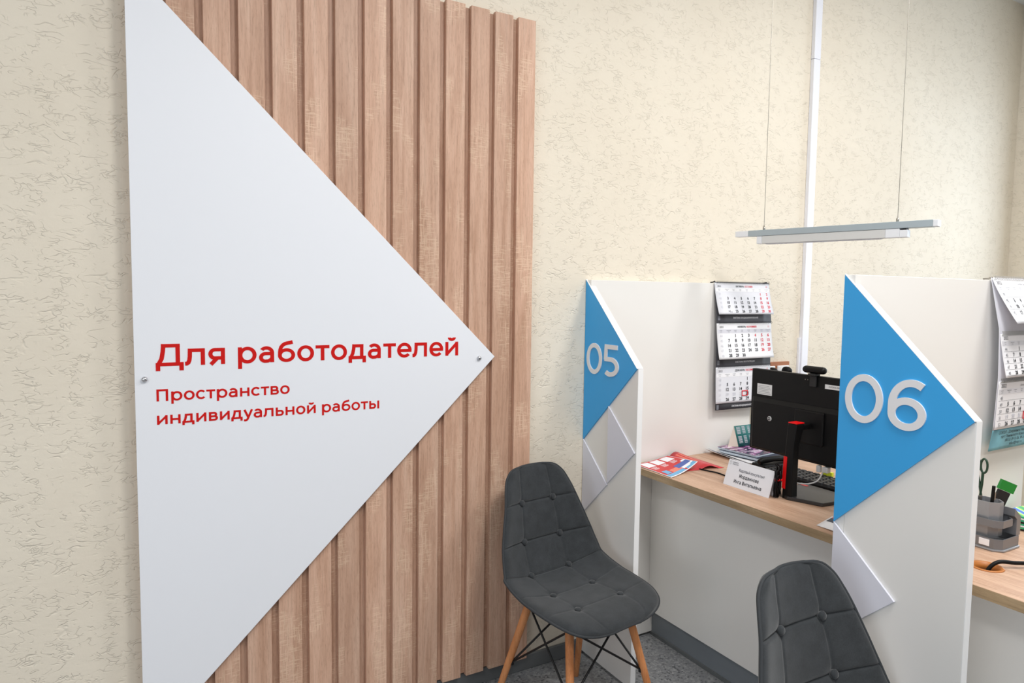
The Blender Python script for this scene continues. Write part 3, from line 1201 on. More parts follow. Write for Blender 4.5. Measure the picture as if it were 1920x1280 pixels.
def sheet_grid(mb, f, u0, u1, v0, v1, nu, nv, mi=0, thick=0.0012):
    """thin bent sheet; f(u, v, t) gives the point, t = distance out of the sheet's face"""
    vs, fs = [], []
    for t in (0.0, -thick):
        for i in range(nu + 1):
            for j in range(nv + 1):
                vs.append(f(u0 + (u1 - u0) * i / nu, v0 + (v1 - v0) * j / nv, t))
    n = (nu + 1) * (nv + 1)
    for i in range(nu):
        for j in range(nv):
            a = i * (nv + 1) + j
            fs.append((a, a + 1, a + nv + 2, a + nv + 1))
            fs.append((n + a, n + a + nv + 1, n + a + nv + 2, n + a + 1))
    edge = [(i, 0) for i in range(nu + 1)] + [(nu, j) for j in range(1, nv + 1)] + [(i, nv) for i in range(nu - 1, -1, -1)] + [(0, j) for j in range(nv - 1, 0, -1)]
    for q in range(len(edge)):
        a = edge[q][0] * (nv + 1) + edge[q][1]
        b = edge[(q + 1) % len(edge)][0] * (nv + 1) + edge[(q + 1) % len(edge)][1]
        fs.append((a, b, n + b, n + a))
    mb.add(vs, fs, mi, True)


def patch(mb, f, u0, u1, v0, v1, mi=0, t=0.0004, n=6):
    """flat printed field that follows the sheet"""
    vs, fs = [], []
    for i in range(n + 1):
        for j in range(n + 1):
            vs.append(f(u0 + (u1 - u0) * i / n, v0 + (v1 - v0) * j / n, t))
    for i in range(n):
        for j in range(n):
            a = i * (n + 1) + j
            fs.append((a, a + 1, a + n + 2, a + n + 1))
    mb.add(vs, fs, mi)


def month(P, f, wd, ht, year, ru, en, num, first, days, weeks, paper, pale, red_days=(), grey=(), overlap=None, compact=False, en_mat=None, name_sz=0.62, lines=False):
    """one month pad; u across 0..wd, v up 0..ht"""
    mb = MB()
    sheet_grid(mb, f, 0, wd, 0, ht, 10, 14)
    pad = mb.build('month_sheet', M[paper], P)
    mb = MB()
    mats = [M['ink'], M['ink_red'], M['ink_light'], M['ink_mid'], M[pale]]
    g = lambda a, b: f(a, b, 0.0009)
    R = ht / 8.0
    hv = ht - R * 1.05
    patch(mb, f, 0.004, wd - 0.004, hv - R * 1.15, hv - R * 0.30, 4)
    text(mb, year, wd * 0.045, hv, R * (0.85 if compact else 0.62), g, 0, 'L', 0.0)
    (text if compact else text_s)(mb, ru, wd * 0.52, hv, R * name_sz, g, 0 if not compact else 3, 'R')
    text(mb, en, wd * 0.535, hv, R * name_sz, g, 1 if not compact else 3, 'L', 0.012)
    text(mb, num, wd * 0.955, hv, R * 0.62, g, 1 if not compact else 3, 'R', 0.0)
    cx = [wd * (0.075 + 0.122 * i) for i in range(8)]
    cx = [wd * 0.07] + [wd * (0.205 + 0.121 * i) for i in range(7)]
    for i, dw in enumerate(DAYW):
        text(mb, dw, cx[i], hv - R * 0.62, R * 0.23, g, 3, 'C', 0.0)
        text(mb, dw[:5], cx[i], hv - R * 0.92, R * 0.20, g, 3, 'C', 0.0)
    v = hv - R * 2.05
    rowh = R * 1.10
    d = 1
    col = first
    r = 0
    while d <= days:
        if r < len(weeks):
            text(mb, str(weeks[r]), cx[0], v - r * rowh, R * 0.80, g, 2 if not compact else 3, 'C', 0.0)
        while col < 7 and d <= days:
            if overlap and d in overlap:
                text(mb, str(d), cx[col + 1] - wd * 0.02, v - r * rowh + R * 0.15, R * 0.48, g, 0, 'C')
                text(mb, str(d + 7), cx[col + 1] + wd * 0.025, v - r * rowh - R * 0.05, R * 0.48, g, 0, 'C')
                mb.add([g(cx[col + 1] - 0.0006, v - r * rowh - R * 0.05), g(cx[col + 1] + 0.0006, v - r * rowh - R * 0.05), g(cx[col + 1] + 0.0006, v - r * rowh + R * 0.6), g(cx[col + 1] - 0.0006, v - r * rowh + R * 0.6)], [(0, 1, 2, 3)], 0)
            else:
                red = (col >= 5 or d in red_days)
                text(mb, str(d), cx[col + 1], v - r * rowh, R * 0.94, g, 2 if d in grey else (1 if red and not compact else 0), 'C', 0.030)
            d += 1
            col += 1
        if lines:
            patch(mb, f, 0.006, wd - 0.006, v - r * rowh - R * 0.20, v - r * rowh - R * 0.16, 3, 0.0004, 4)
        col = 0
        r += 1
        if overlap and r == 5:
            break
    mb.build('date_print', mats, pad)
    return pad, cx, v, rowh, R


def spring(P, f0, wd, n=46):
    mb = MB()
    for i in range(n):
        u = wd * (0.02 + 0.96 * i / (n - 1))
        a, b, c = f0(u, -0.006, 0.001), f0(u + 0.001, 0.0, 0.0042), f0(u + 0.0005, 0.007, 0.001)
        mb.tube([a, b, c], 0.0008, 5)
    return mb.build('wire_binding', M['black_metal'], P)


# calendar behind the monitor
XL, CW = 2.205, 0.330
c1 = thing('wall_calendar', 'white three month wall calendar hung behind the black monitor', 'calendar', (2.35, -0.03, 1.49), 0, 'three month wall calendars')
zz = [1.495, 1.40, 1.33, 1.24, 1.14, 1.04, 0.94]
yy = [-0.029, -0.041, -0.050, -0.053, -0.0535, -0.056, -0.058]


def ybk(z):
    return float(np.interp(-z, [-q for q in zz], yy))


def f_back(u, z, t=0.0):
    return (XL + u, ybk(z) - 0.012 * (u / CW) - t, z)


mb = MB()
sheet_grid(mb, lambda u, v, t: f_back(u, v, t), 0, CW, 0.941, 1.498, 6, 28, thick=0.0015)
mb.build('backing', M['banner'], c1)
# hanging hook over the partition's top edge
mb = MB()
mb.tube([(XL + 0.003, -0.0285, 1.500), (XL + 0.003, -0.018, 1.4965), (XL + 0.003, -0.004, 1.4955)], 0.003, 8)
mb.build('hook', M['black_metal'], c1)
mb = MB()
mb.tube([(XL + CW - 0.01, -0.036, 1.500), (XL + CW - 0.01, -0.018, 1.4965), (XL + CW - 0.01, -0.004, 1.4955)], 0.003, 8)
mb.build('hook', M['black_metal'], c1)


def pad_f(ztop, zbot, bulge, swing):
    H_ = ztop - zbot

    def f(u, v, t):
        z = zbot + v
        k = (ztop - z) / H_
        out = 0.0014 + bulge * k + swing * k * k
        # sideways drift of the page as it leans
        x, y, _ = f_back(u, z)
        return (x - 0.002, y - out - t, z)
    return f, H_


banners = ['СИСТЕМЫ КОНДИЦИОНИРОВАНИЯ', 'СИСТЕМЫ ВЕНТИЛЯЦИИ', 'СИСТЕМЫ КОНДИЦИОНИРОВАНИЯ']
pads = [(1.494, 1.358, 0.004, 0.013), (1.319, 1.164, 0.002, 0.018), (1.128, 0.970, 0.001, 0.002)]
mdata = [dict(ru='ОКТЯБРЬ', en='OCTOBER', num='10', first=5, days=30, weeks=[39, 40, 41, 42], paper='paper_mid', pale='paper', overlap=(24,)),
         dict(ru='НОЯБРЬ', en='NOVEMBER', num='11', first=1, days=30, weeks=[44, 45, 46, 47, 48], paper='paper', pale='paper_grey', red_days=(4,)),
         dict(ru='ДЕКАБРЬ', en='DECEMBER', num='12', first=3, days=31, weeks=[48, 49, 50, 51, 52], paper='paper_mid', pale='paper', grey=(19, 20, 21))]
for (za, zb, bu, sw), md, bt in zip(pads, mdata, banners):
    f, H_ = pad_f(za, zb, bu, sw)
    pad, cx, v0, rh, R_ = month(c1, f, CW, H_, '2022', **md)
    spring(c1, lambda u, v, t, za=za: (f_back(u, za + v)[0], f_back(u, za + v)[1] - 0.005 - t, za + v + 0.001), CW)
    mb = MB()
    g = lambda a, b: (XL + a, ybk(b) - 0.012 * (a / CW) - 0.0009, b)
    text_s(mb, bt, CW * 0.52, zb - 0.019, 0.0105, g, 0, 'C', width=CW * (0.46 if len(bt) > 20 else 0.36))
    mb.build('banner_print', M['ink_white'], c1)
    mb = MB()
    mb.add([g(0.006, zb - 0.026), g(0.019, zb - 0.026), g(0.019, zb - 0.006), g(0.006, zb - 0.006)], [(0, 1, 2, 3)])
    mb.build('banner_patch', M['ink_mid'], c1)
    if md['num'] == '12':
        # red date window on a clear strip over the week of the 19th
        u0, u1 = cx[3] + 0.004, cx[4] + 0.001
        va, vb = v0 - 3.20 * rh, v0 - 2.10 * rh
        mb = MB()
        fr = lambda a, b, t: (f(a, b, 0.0024 + t))
        th = 0.0035
        for a, b, c, d in ((u0, u1, va, va + th), (u0, u1, vb - th, vb), (u0, u0 + th, va, vb), (u1 - th, u1, va, vb)):
            mb.prism([(a, c), (b, c), (b, d), (a, d)], fr, 0.0012)
        mb.build('date_marker', M['marker'], c1)

# second calendar, at the right edge of the picture, pages swinging out
XL2, CW2 = 2.180, 0.300
c2 = thing('wall_calendar', 'white three month wall calendar with pale teal base at right edge', 'calendar', (2.33, -1.12, 1.49), 0, 'three month wall calendars')
zz2 = [1.500, 1.35, 1.21, 1.06, 0.992]
yy2 = [-1.1180, -1.1480, -1.1530, -1.1480, -1.1390]


def ybk2(z):
    return float(np.interp(-z, [-q for q in zz2], yy2))


mb = MB()
sheet_grid(mb, lambda u, v, t: (XL2 + u, ybk2(v) - t, v), 0, CW2, 1.0562, 1.500, 4, 24, thick=0.0015)
mb.build('backing', M['paper_grey'], c2)
mb = MB()
sheet_grid(mb, lambda u, v, t: (XL2 + u - 0.0 * v, ybk2(v) - t, v), 0, CW2, 0.992, 1.0560, 4, 6, thick=0.0015)
mb.build('base_card', M['teal_banner'], c2)
mb = MB()
for i, s in enumerate(('СОКОЛ - Дзержинск Нижегородская', 'пр-т Ленинского Комсомола 37', '(8313) 39-13-26, 39-11-23', 'sokol@sinpl.ru')):
    text(mb, s, CW2 * 0.5, 1.040 - i * 0.0125, 0.0125, lambda a, b: (XL2 + a, ybk2(b) - 0.0008, b), 0, 'C', 0.0)
mb.build('card_print', M['ink'], c2)
mb = MB()
mb.tube([(XL2 + 0.004, -1.1185, 1.500), (XL2 + 0.004, -1.110, 1.4965), (XL2 + 0.004, -1.095, 1.4955)], 0.0025, 8)
mb.build('hook', M['steel'], c2)
pads2 = [(1.497, 1.369, 0.046), (1.337, 1.213, 0.0175), (1.200, 1.058, 0.001)]
mdata2 = [dict(ru='Октябрь', en='October', num='10', first=5, days=30, weeks=[39, 40, 41, 42], overlap=(24,)),
          dict(ru='Ноябрь', en='November', num='11', first=1, days=30, weeks=[44, 45, 46, 47, 48]),
          dict(ru='Декабрь', en='December', num='12', first=3, days=31, weeks=[48, 49, 50, 51, 52], grey=(19, 20, 21, 22, 23, 24, 25))]
for (za, zb, swing), md in zip(pads2, mdata2):
    H_ = za - zb

    def f(u, v, t, za=za, zb=zb, swing=swing, H_=H_):
        z = zb + v
        k = (za - z) / H_
        return (XL2 + u, ybk2(z) - 0.003 - swing * k ** 1.25 - t, z)
    pad, cx, v0, rh, R_ = month(c2, f, CW2, H_, '2022', paper='paper', pale='paper_mid', compact=True, name_sz=0.42, lines=True, **md)
    sp_ = spring(c2, lambda u, v, t, za=za: (XL2 + u, ybk2(za + v) - 0.003 - t, za + v + 0.001), CW2)
    sp_.data.materials[0] = M['steel']
    if md['num'] == '12':
        u0, u1 = cx[4] - 0.018, cx[4] + 0.018
        va, vb = v0 - 3.35 * rh, v0 - 2.15 * rh
        mb = MB()
        fr = lambda a, b, t: (f(a, b, 0.0024 + t))
        th = 0.0035
        for a, b, c, d in ((u0, u1, va, va + th), (u0, u1, vb - th, vb), (u0, u0 + th, va, vb), (u1 - th, u1, va, vb)):
            mb.prism([(a, c), (b, c), (b, d), (a, d)], fr, 0.0012)
        mb.build('date_marker', M['marker'], c2)

# ------------------------------------------------------------------ socket board on the wall
so = thing('socket_board', 'brown wall board carrying two white sockets beside the left calendar', 'socket', (2.63, -0.001, 1.09))
MB().box(2.535, 2.735, -0.012, -0.0005, 1.045, 1.131).build('board', M['brown'], so, bevel=0.001)
for sx_ in (2.548, 2.646):
    s_ = MB().box(sx_, sx_ + 0.080, -0.020, -0.0122, 1.038, 1.114).build('socket', M['socket'], so, bevel=0.003)
    MB().lathe([(0.026, 0.0), (0.026, 0.004), (0.021, 0.005), (0.0195, 0.0005)], (sx_ + 0.04, -0.0202, 1.086), (0, -1, 0), 24).build('socket_ring', M['socket'], s_)
for sx_, nm in ((2.588, 'left'), (2.686, 'right')):
    pg = thing('power_plug', 'black power plug in the %s socket of the brown board' % nm, 'plug', (sx_, -0.026, 1.088), 0, 'plugs in the socket board')
    MB().lathe([(0.0205, 0.0), (0.0215, 0.008), (0.0185, 0.024), (0.011, 0.034), (0.004, 0.037)], (sx_, -0.0255, 1.088), (0, -1, 0.15), 20).build('plug_body', M['black'], pg)
    MB().tube([(sx_, -0.058, 1.090), (sx_ + 0.008, -0.068, 1.06), (sx_ + 0.012, -0.060, 1.0), (sx_ + 0.012, -0.04, 0.90), (sx_ + 0.012, -0.03, 0.78)], 0.0032, 8).build('cord', M['black'], pg)

# ------------------------------------------------------------------ monitor
mo = thing('monitor', 'black monitor seen from behind on a red trimmed stand', 'monitor', (2.0, -0.65, DZ))
mo_y0, mo_y1 = -0.925, -0.380
MB().box(2.052, 2.075, mo_y0, mo_y1, 0.862, 1.166).build('screen_housing', M['black'], mo, bevel=0.003)
MB().box(2.0752, 2.0757, mo_y0 + 0.008, mo_y1 - 0.008, 0.882, 1.158).build('screen', M['black_gloss'], mo)
fm = lambda a, b, t: (2.052 - t, a, b)
hump = MB()
hv = [(-0.905, 0.866), (-0.388, 0.866), (-0.388, 1.064), (-0.905, 1.064)]
hi_ = [(-0.890, 0.872), (-0.400, 0.872), (-0.400, 1.046), (-0.890, 1.046)]
vs = [(2.0519, a, b) for a, b in hv] + [(2.038, a, b) for a, b in hi_]
hump.add(vs, [(0, 1, 2, 3), (4, 7, 6, 5), (0, 4, 5, 1), (1, 5, 6, 2), (2, 6, 7, 3), (3, 7, 4, 0)])
hump.build('rear_bulge', M['black'], mo, bevel=0.004, seg=3)
MB().box(2.028, 2.0378, -0.705, -0.590, 0.930, 1.046).build('mount_plate', M['black'], mo, bevel=0.008, seg=3)
MB().lathe([(0.009, 0.0), (0.009, 0.0015), (0.0075, 0.0025)], (2.0378, -0.480, 0.990), (-1, 0, 0), 24).build('badge', M['clear_grey'], mo)
bs = MB()
for zc in (0.9865, 0.9935):
    bs.box(2.0340, 2.0352, -0.4845, -0.4755, zc - 0.0016, zc + 0.0016)
bs.build('badge_bars', M['black'], mo)
st = MB()
st.box(2.0512, 2.0519, -0.474, -0.408, 1.072, 1.112, 0)
for i in range(6):
    st.box(2.0508, 2.0511, -0.470 + 0.004 * (i % 3), -0.413, 1.0765 + i * 0.0056, 1.0775 + i * 0.0056, 1)
st.build('info_sticker', [M['sticker'], M['ink_mid']], mo)
st = MB()
st.box(2.0512, 2.0519, -0.768, -0.690, 1.127, 1.142, 0)
text(st, '34.02026.40002', 0.0, 1.1325, 0.008, lambda a, b: (2.0508, -0.704 - a, b), 1, 'L', 0.0, width=0.048)
st.build('inventory_sticker', [M['sticker'], M['ink']], mo)
sc_ = MB()
for yy_ in (-0.612, -0.622):
    sc_.lathe([(0.0016, 0), (0.0014, 0.001)], (2.0519, yy_, 1.150), (-1, 0, 0), 10)
sc_.build('screw', M['steel'], mo)
# stand: leaning column, red cap, red spine, base plate under the keyboard side
cl = MB()
cs = lambda x0, x1, y0, y1, z: [(x0, y0, z), (x1, y0, z), (x1, y1, z), (x0, y1, z)]
secs = [cs(1.930, 1.962, -0.668, -0.630, DZ + 0.0004), cs(1.930, 1.962, -0.666, -0.632, 0.80), cs(1.936, 1.966, -0.664, -0.632, 0.93), cs(1.944, 1.985, -0.668, -0.632, 1.008)]
vs = [p for s in secs for p in s]
fs = [(3, 2, 1, 0), (12, 13, 14, 15)]
for i in range(3):
    for j in range(4):
        fs.append((i * 4 + j, i * 4 + (j + 1) % 4, (i + 1) * 4 + (j + 1) % 4, (i + 1) * 4 + j))
cl.add(vs, fs)
cl.build('stand_column', M['black'], mo, bevel=0.003)
MB().box(1.944, 1.984, -0.667, -0.633, 1.0085, 1.0125).build('column_cap', M['bright_red'], mo, bevel=0.001)
MB().box(1.980, 2.0278, -0.662, -0.640, 0.985, 1.004).build('tilt_arm', M['black'], mo, bevel=0.003)
rs_ = MB()
rs_.add([(1.9285, -0.630, 0.785), (1.9285, -0.643, 0.785), (1.9325, -0.643, 0.895), (1.9325, -0.630, 0.895), (1.935, -0.6285, 0.785), (1.935, -0.643, 0.785), (1.94, -0.643, 0.895), (1.94, -0.6285, 0.895)], [(0, 1, 2, 3), (4, 7, 6, 5), (0, 4, 5, 1), (1, 5, 6, 2), (2, 6, 7, 3), (3, 7, 4, 0)])
rs_.build('red_spine', M['bright_red'], mo)
MB().tube([(1.931, -0.628, 0.812), (1.918, -0.622, 0.811), (1.908, -0.618, 0.811)], 0.0042, 8).build('cable_clip', M['bright_red'], mo)
bp_ = MB()
bp_.prism([(1.925, -0.655), (1.965, -0.762), (2.10, -0.775), (2.122, -0.735), (2.122, -0.560), (1.935, -0.628)], lambda a, b, t: (a, b, DZ + 0.0004 + t), 0.012, 0)
bp_.build('base_plate', M['dark_plate'], mo, bevel=0.002)
MB().box(2.092, 2.104, -0.606, -0.575, DZ + 0.0126, DZ + 0.0132).build('base_stripe', M['bright_red'], mo)
# connectors hanging down under the bulge
cn = MB()
cn.box(2.040, 2.060, -0.720, -0.700, 0.842, 0.8615)
cn.box(2.042, 2.056, -0.690, -0.676, 0.838, 0.8615)
cn.build('connectors', M['clear_grey'], mo, bevel=0.002)
tag(MB().tube(sm([(2.046, -0.700, 0.840), (2.035, -0.690, 0.812), (2.022, -0.668, 0.797), (2.005, -0.640, 0.793), (1.99, -0.618, 0.796), (1.978, -0.606, 0.802), (1.962, -0.602, 0.806)]), 0.0026, 8).build('video_cable', M['clear_grey']), 'pale grey video cable under the black monitor', 'cable')
# bundle of black leads tied behind the column
bu = MB()
for q in range(7):
    rr = random.Random(q)
    pts = []
    for i in range(15):
        t = i / 14
        pts.append((1.917 + 0.014 * math.sin(6.28 * t * 1.5 + q) + rr.uniform(-0.002, 0.002), -0.6225 + 0.005 * math.cos(6.28 * t + q * 1.3), DZ + 0.004 + 0.115 * abs(math.sin(3.14 * t * (1 + q % 2))) * (0.6 + 0.07 * q)))
    bu.tube(pts, 0.0022, 6)
tag(bu.build('cable_bundle', M['black']), 'tangle of black leads behind the nameplate beside the monitor stand', 'cable')

# webcam on top of the monitor
wc = thing('webcam', 'black webcam clipped to the top edge of the monitor', 'webcam', (2.05, -0.645, 1.167))
wb = MB()
n = 16
for sgn in (1,):
    prof = []
    pts = []
    for i in range(n):
        t = 2 * math.pi * i / n
        pts.append((math.cos(t) * 0.014, math.sin(t) * 0.0125))
    ring = []
    ys_ = [(-0.0425, 0.35), (-0.0405, 0.75), (-0.036, 0.95), (-0.030, 1.0), (0.030, 1.0), (0.036, 0.95), (0.0405, 0.75), (0.0425, 0.35)]
    vs, fs = [], []
    for yo, sc in ys_:
        for a, b in pts:
            vs.append((2.052 + a * sc, -0.647 + yo, 1.1865 + b * sc))
    for i in range(len(ys_) - 1):
        for s in range(n):
            fs.append((i * n + s, i * n + (s + 1) % n, (i + 1) * n + (s + 1) % n, (i + 1) * n + s))
    fs.append(tuple(range(n - 1, -1, -1)))
    fs.append(tuple((len(ys_) - 1) * n + s for s in range(n)))
    wb.add(vs, fs, 0, True)
wb.build('camera_body', M['black'], wc)
wl = MB()
wl.box(2.036, 2.064, -0.662, -0.632, 1.1664, 1.1745)
wl.box(2.0440, 2.0500, -0.660, -0.634, 1.128, 1.1663)
wl.build('clip', M['black_matte'], wc, bevel=0.002)
MB().lathe([(0.007, 0), (0.007, 0.002), (0.004, 0.003)], (2.0645, -0.647, 1.184), (1, 0, 0), 16).build('lens', M['black_gloss'], wc)

# ------------------------------------------------------------------ keyboard
kb = thing('keyboard', 'black keyboard under the monitor on the desk', 'keyboard', (2.2, -0.60, DZ), math.radians(2))
MB().box(-0.065, 0.072, -0.225, 0.225, 0.0005, 0.016).build('case', M['black'], kb, bevel=0.003, world=False)
km = MB()
a_, b_ = 0.0078, 0.0062
km.add([(-a_, -a_, 0), (a_, -a_, 0), (a_, a_, 0), (-a_, a_, 0), (-b_, -b_, 0.007), (b_, -b_, 0.007), (b_, b_, 0.007), (-b_, b_, 0.007)], [(3, 2, 1, 0), (4, 5, 6, 7), (0, 1, 5, 4), (1, 2, 6, 5), (2, 3, 7, 6), (3, 0, 4, 7)])
k0 = km.build('key', M['key'], kb, world=False)
k0.location = (-0.05, -0.205, 0.0162)
for r in range(6):
    for c in range(16):
        if r == 0 and c == 0:
            continue
        kk = k0.copy()
        COL.objects.link(kk)
        kk.location = (-0.05 + r * 0.0195 + (0.004 if r == 5 else 0), -0.205 + c * 0.0273 * 1.0, 0.0162)
        kk.scale = (1.0, 1.45, 1.0)
k0.scale = (1.0, 1.45, 1.0)
tag(origin(MB().box(2.262, 2.274, -0.585, -0.545, DZ + 0.0165, DZ + 0.0345).build('sticky_note', M['yellow']), (2.268, -0.565, DZ + 0.02)), 'small yellow sticky note at the back of the keyboard', 'note')

# ------------------------------------------------------------------ nameplate
ny0, ny1 = -0.411, -0.613
npl = thing('desk_nameplate', 'tented white desk nameplate with black printed lettering', 'nameplate', (1.90, -0.51, DZ))
zt_ = 0.838
mb = MB()
vs = []
for y_ in (ny0, ny1):
    vs += [(1.884, y_, DZ + 0.0004), (1.8865, y_, DZ + 0.0004), (1.9155, y_, zt_), (1.9140, y_, zt_ + 0.0012), (1.9170, y_, zt_ + 0.0012), (1.9160, y_, zt_), (1.921, y_, DZ + 0.0004), (1.9235, y_, DZ + 0.0004)]
vs = [(x, y + (0.012 if i % 8 >= 2 and i % 8 <= 5 else 0) * 0.0, z) for i, (x, y, z) in enumerate(vs)]
fs = [(0, 1, 2, 3), (3, 2, 5, 4), (4, 5, 6, 7), (8, 11, 10, 9), (11, 12, 13, 10), (12, 15, 14, 13), (0, 3, 11, 8), (3, 4, 12, 11), (4, 7, 15, 12), (1, 9, 10, 2), (2, 10, 13, 5), (5, 13, 14, 6), (0, 8, 9, 1), (6, 14, 15, 7)]
mb.add(vs, fs)
mb.build('card', M['paper_mid'], npl)
dn = Vector((zt_ - DZ, 0, -(1.914 - 1.884))).normalized()     # points out of the back; outward front normal is -dn
fn = lambda a, b: Vector((1.884 + (1.914 - 1.884) * b / 0.0932, ny0 + a * (-1.0), DZ + (zt_ + 0.0012 - DZ) * b / 0.0932)) - dn * 0.0007
mb = MB()
wN = ny0 - ny1
text_s(mb, 'Кадровый консультант', wN * 0.55, 0.0585, 0.0150, fn, 1, 'C', width=wN * 0.56)
text_s(mb, 'Мордвинова', wN * 0.52, 0.0375, 0.0185, fn, 0, 'C', width=wN * 0.43)
text_s(mb, 'Инга Витальевна', wN * 0.52, 0.0155, 0.0185, fn, 0, 'C', width=wN * 0.61)
text_s(mb, 'РАБОТА', wN * 0.10, 0.0835, 0.0062, fn, 1, 'L')
text_s(mb, 'РОССИИ', wN * 0.10, 0.0770, 0.0062, fn, 1, 'L')
for a, b in ((0.03, 0.086), (0.05, 0.089), (0.07, 0.086), (0.035, 0.079), (0.055, 0.0765), (0.072, 0.081), (0.05, 0.0835)):
    c0 = wN * a
    mb.add([fn(c0 + 0.0011 * math.cos(t), b + 0.0011 * math.sin(t)) for t in (0, 1.05, 2.09, 3.14, 4.19, 5.24)], [(0, 1, 2, 3, 4, 5)], 0)
mb.build('printing', [M['ink'], M['ink_mid']], npl)

# ------------------------------------------------------------------ leaflets
lf = thing('leaflet', 'red and blue printed leaflet lying at the left end of the desk', 'leaflet', (1.86, -0.16, DZ))


def f_leaf(u, v, t=0.0):
    # u: along the partition (0 front .. 1 back), v: across (0 partition side .. 1 room side)
    a = Vector((1.770, -0.052)).lerp(Vector((1.962, -0.030)), u)
    b = Vector((1.764, -0.268)).lerp(Vector((1.945, -0.222)), u)
    p = a.lerp(b, v)
    z = DZ + 0.003 + 0.030 * (u ** 2.2) * (0.35 + 0.65 * v)
    return (p.x, p.y, z + t)


mb = MB()
sheet_grid(mb, f_leaf, 0, 1, 0, 1, 14, 8, thick=0.0008)
sheet = mb.build('sheet', M['paper'], lf)
pr_ = MB()
patch(pr_, f_leaf, 0.02, 0.985, 0.02, 0.975, 0, 0.0003, 12)
for i in range(3):
    u0 = 0.07 + i * 0.30
    patch(pr_, f_leaf, u0, u0 + 0.24, 0.06, 0.34, 1, 0.0006, 4)
    for q in range(4):
        patch(pr_, f_leaf, u0 + 0.02, u0 + 0.19 - 0.02 * (q % 2), 0.385 + 0.035 * q, 0.400 + 0.035 * q, 1, 0.0006, 3)
patch(pr_, f_leaf, 0.55, 0.98, 0.62, 0.80, 2, 0.0006, 5)
patch(pr_, f_leaf, 0.02, 0.60, 0.86, 0.975, 3, 0.0006, 5)
patch(pr_, f_leaf, 0.30, 0.62, 0.70, 0.86, 4, 0.0006, 5)
patch(pr_, f_leaf, 0.62, 0.86, 0.80, 0.90, 1, 0.0007, 4)
patch(pr_, f_leaf, 0.86, 0.985, 0.55, 0.95, 1, 0.0005, 4)
patch(pr_, f_leaf, 0.66, 0.985, 0.86, 0.975, 3, 0.0006, 4)
patch(pr_, f_leaf, 0.10, 0.26, 0.66, 0.84, 3, 0.0008, 4)
pr_.build('printing', [M['leaf_red'], M['paper'], M['leaf_blue'], M['leaf_sky'], M['leaf_salmon']], sheet)


def f_leaf2(u, v, t=0.0):
    a = Vector((1.86, -0.036)).lerp(Vector((2.075, -0.036)), u)
    b = Vector((1.86, -0.215)).lerp(Vector((2.062, -0.250)), u)
    p = a.lerp(b, v)
    k = max(0.0, (u - 0.45) / 0.55)
    z = DZ + 0.0012 + 0.026 * math.sin(min(1, k * 1.3) * math.pi) * (1 - 0.5 * v)
    k2 = 0.012 * max(0.0, 1 - abs(u - 0.62) / 0.3)
    return (p.x, p.y, z + t)


mb = MB()
lf2 = thing('leaflet', 'glossy pink leaflet page bending up from under the red leaflet', 'leaflet', (2.0, -0.14, DZ))
sheet_grid(mb, f_leaf2, 0, 1, 0, 1, 18, 6, thick=0.0008)
s2 = mb.build('sheet', M['leaf_pink'], lf2)
pr_ = MB()
for q in range(3):
    patch(pr_, f_leaf2, 0.56 + 0.06 * q, 0.59 + 0.06 * q, 0.12, 0.7, 0, 0.0004, 6)
pr_.build('printing', M['leaf_salmon'], s2)
# flyer at the right end, half behind the 06 partition
fly = thing('flyer', 'white flyer with dark picture half hidden behind the 06 partition', 'flyer', (1.85, -0.95, DZ))


def f_fly(u, v, t=0.0):
    a = Vector((1.789, -0.868)).lerp(Vector((1.905, -0.838)), u)
    b = Vector((1.772, -1.035)).lerp(Vector((1.900, -1.035)), u)
    p = a.lerp(b, v)
    return (p.x, p.y, DZ + 0.0012 + 0.004 * math.sin(v * 2.2) + t)


mb = MB()
sheet_grid(mb, f_fly, 0, 1, 0, 1, 6, 8, thick=0.0006)
s3 = mb.build('sheet', M['paper'], fly)
pr_ = MB()
patch(pr_, f_fly, 0.52, 0.86, 0.03, 0.95, 0, 0.0003, 6)
patch(pr_, f_fly, 0.86, 0.98, 0.03, 0.95, 1, 0.0003, 6)
pr_.build('printing', [M['navy'], M['leaf_red']], s3)


# ------------------------------------------------------------------ notebooks, album, tent calendar
def block(name, c, ang, lx, ly, z0, z1, mats, cover=True):
    xf = Matrix.Translation((c[0], c[1], 0)) @ Matrix.Rotation(ang, 4, 'Z')
    root = None
    return xf


for i, lab in enumerate(('lowest loose white sheet under the notebook, its left end curling up', 'upper loose white sheet directly under the notebook by the partition')):
    def f_pap(u, v, t=0.0, i=i):
        xl = 2.178 + 0.010 * i + u * 0.250
        yl_ = -0.034 - 0.006 * i - v * 0.226 + 0.010 * u
        k = max(0.0, 1 - u / 0.20)
        return (xl, yl_, DZ + 0.0016 + 0.0022 * i + 0.020 * k ** 1.6 * (1 - 0.75 * v) + t)
    pp = MB()
    sheet_grid(pp, f_pap, 0, 1, 0, 1, 14, 6, thick=0.0011)
    tag(origin(pp.build('paper_sheet', M['paper']), (2.30, -0.15, DZ)), lab, 'paper', 'papers under the notebook')
nb = thing('notebook', 'closed notebook with navy covers on the white papers', 'notebook', (2.33, -0.155, DZ))
xf = Matrix.Translation((2.335, -0.158, 0)) @ Matrix.Rotation(math.radians(6), 4, 'Z')
zb = DZ + 0.0068
MB().box(-0.100, 0.108, -0.108, 0.100, zb, zb + 0.0016, 0, xf).build('cover', M['navy'], nb, bevel=0.0005)
MB().box(-0.097, 0.106, -0.106, 0.098, zb + 0.0017, zb + 0.0115, 0, xf).build('page_block', M['pages'], nb)
MB().box(-0.100, 0.108, -0.108, 0.100, zb + 0.0116, zb + 0.0132, 0, xf).build('cover', M['navy'], nb, bevel=0.0005)
za_ = zb + 0.0134
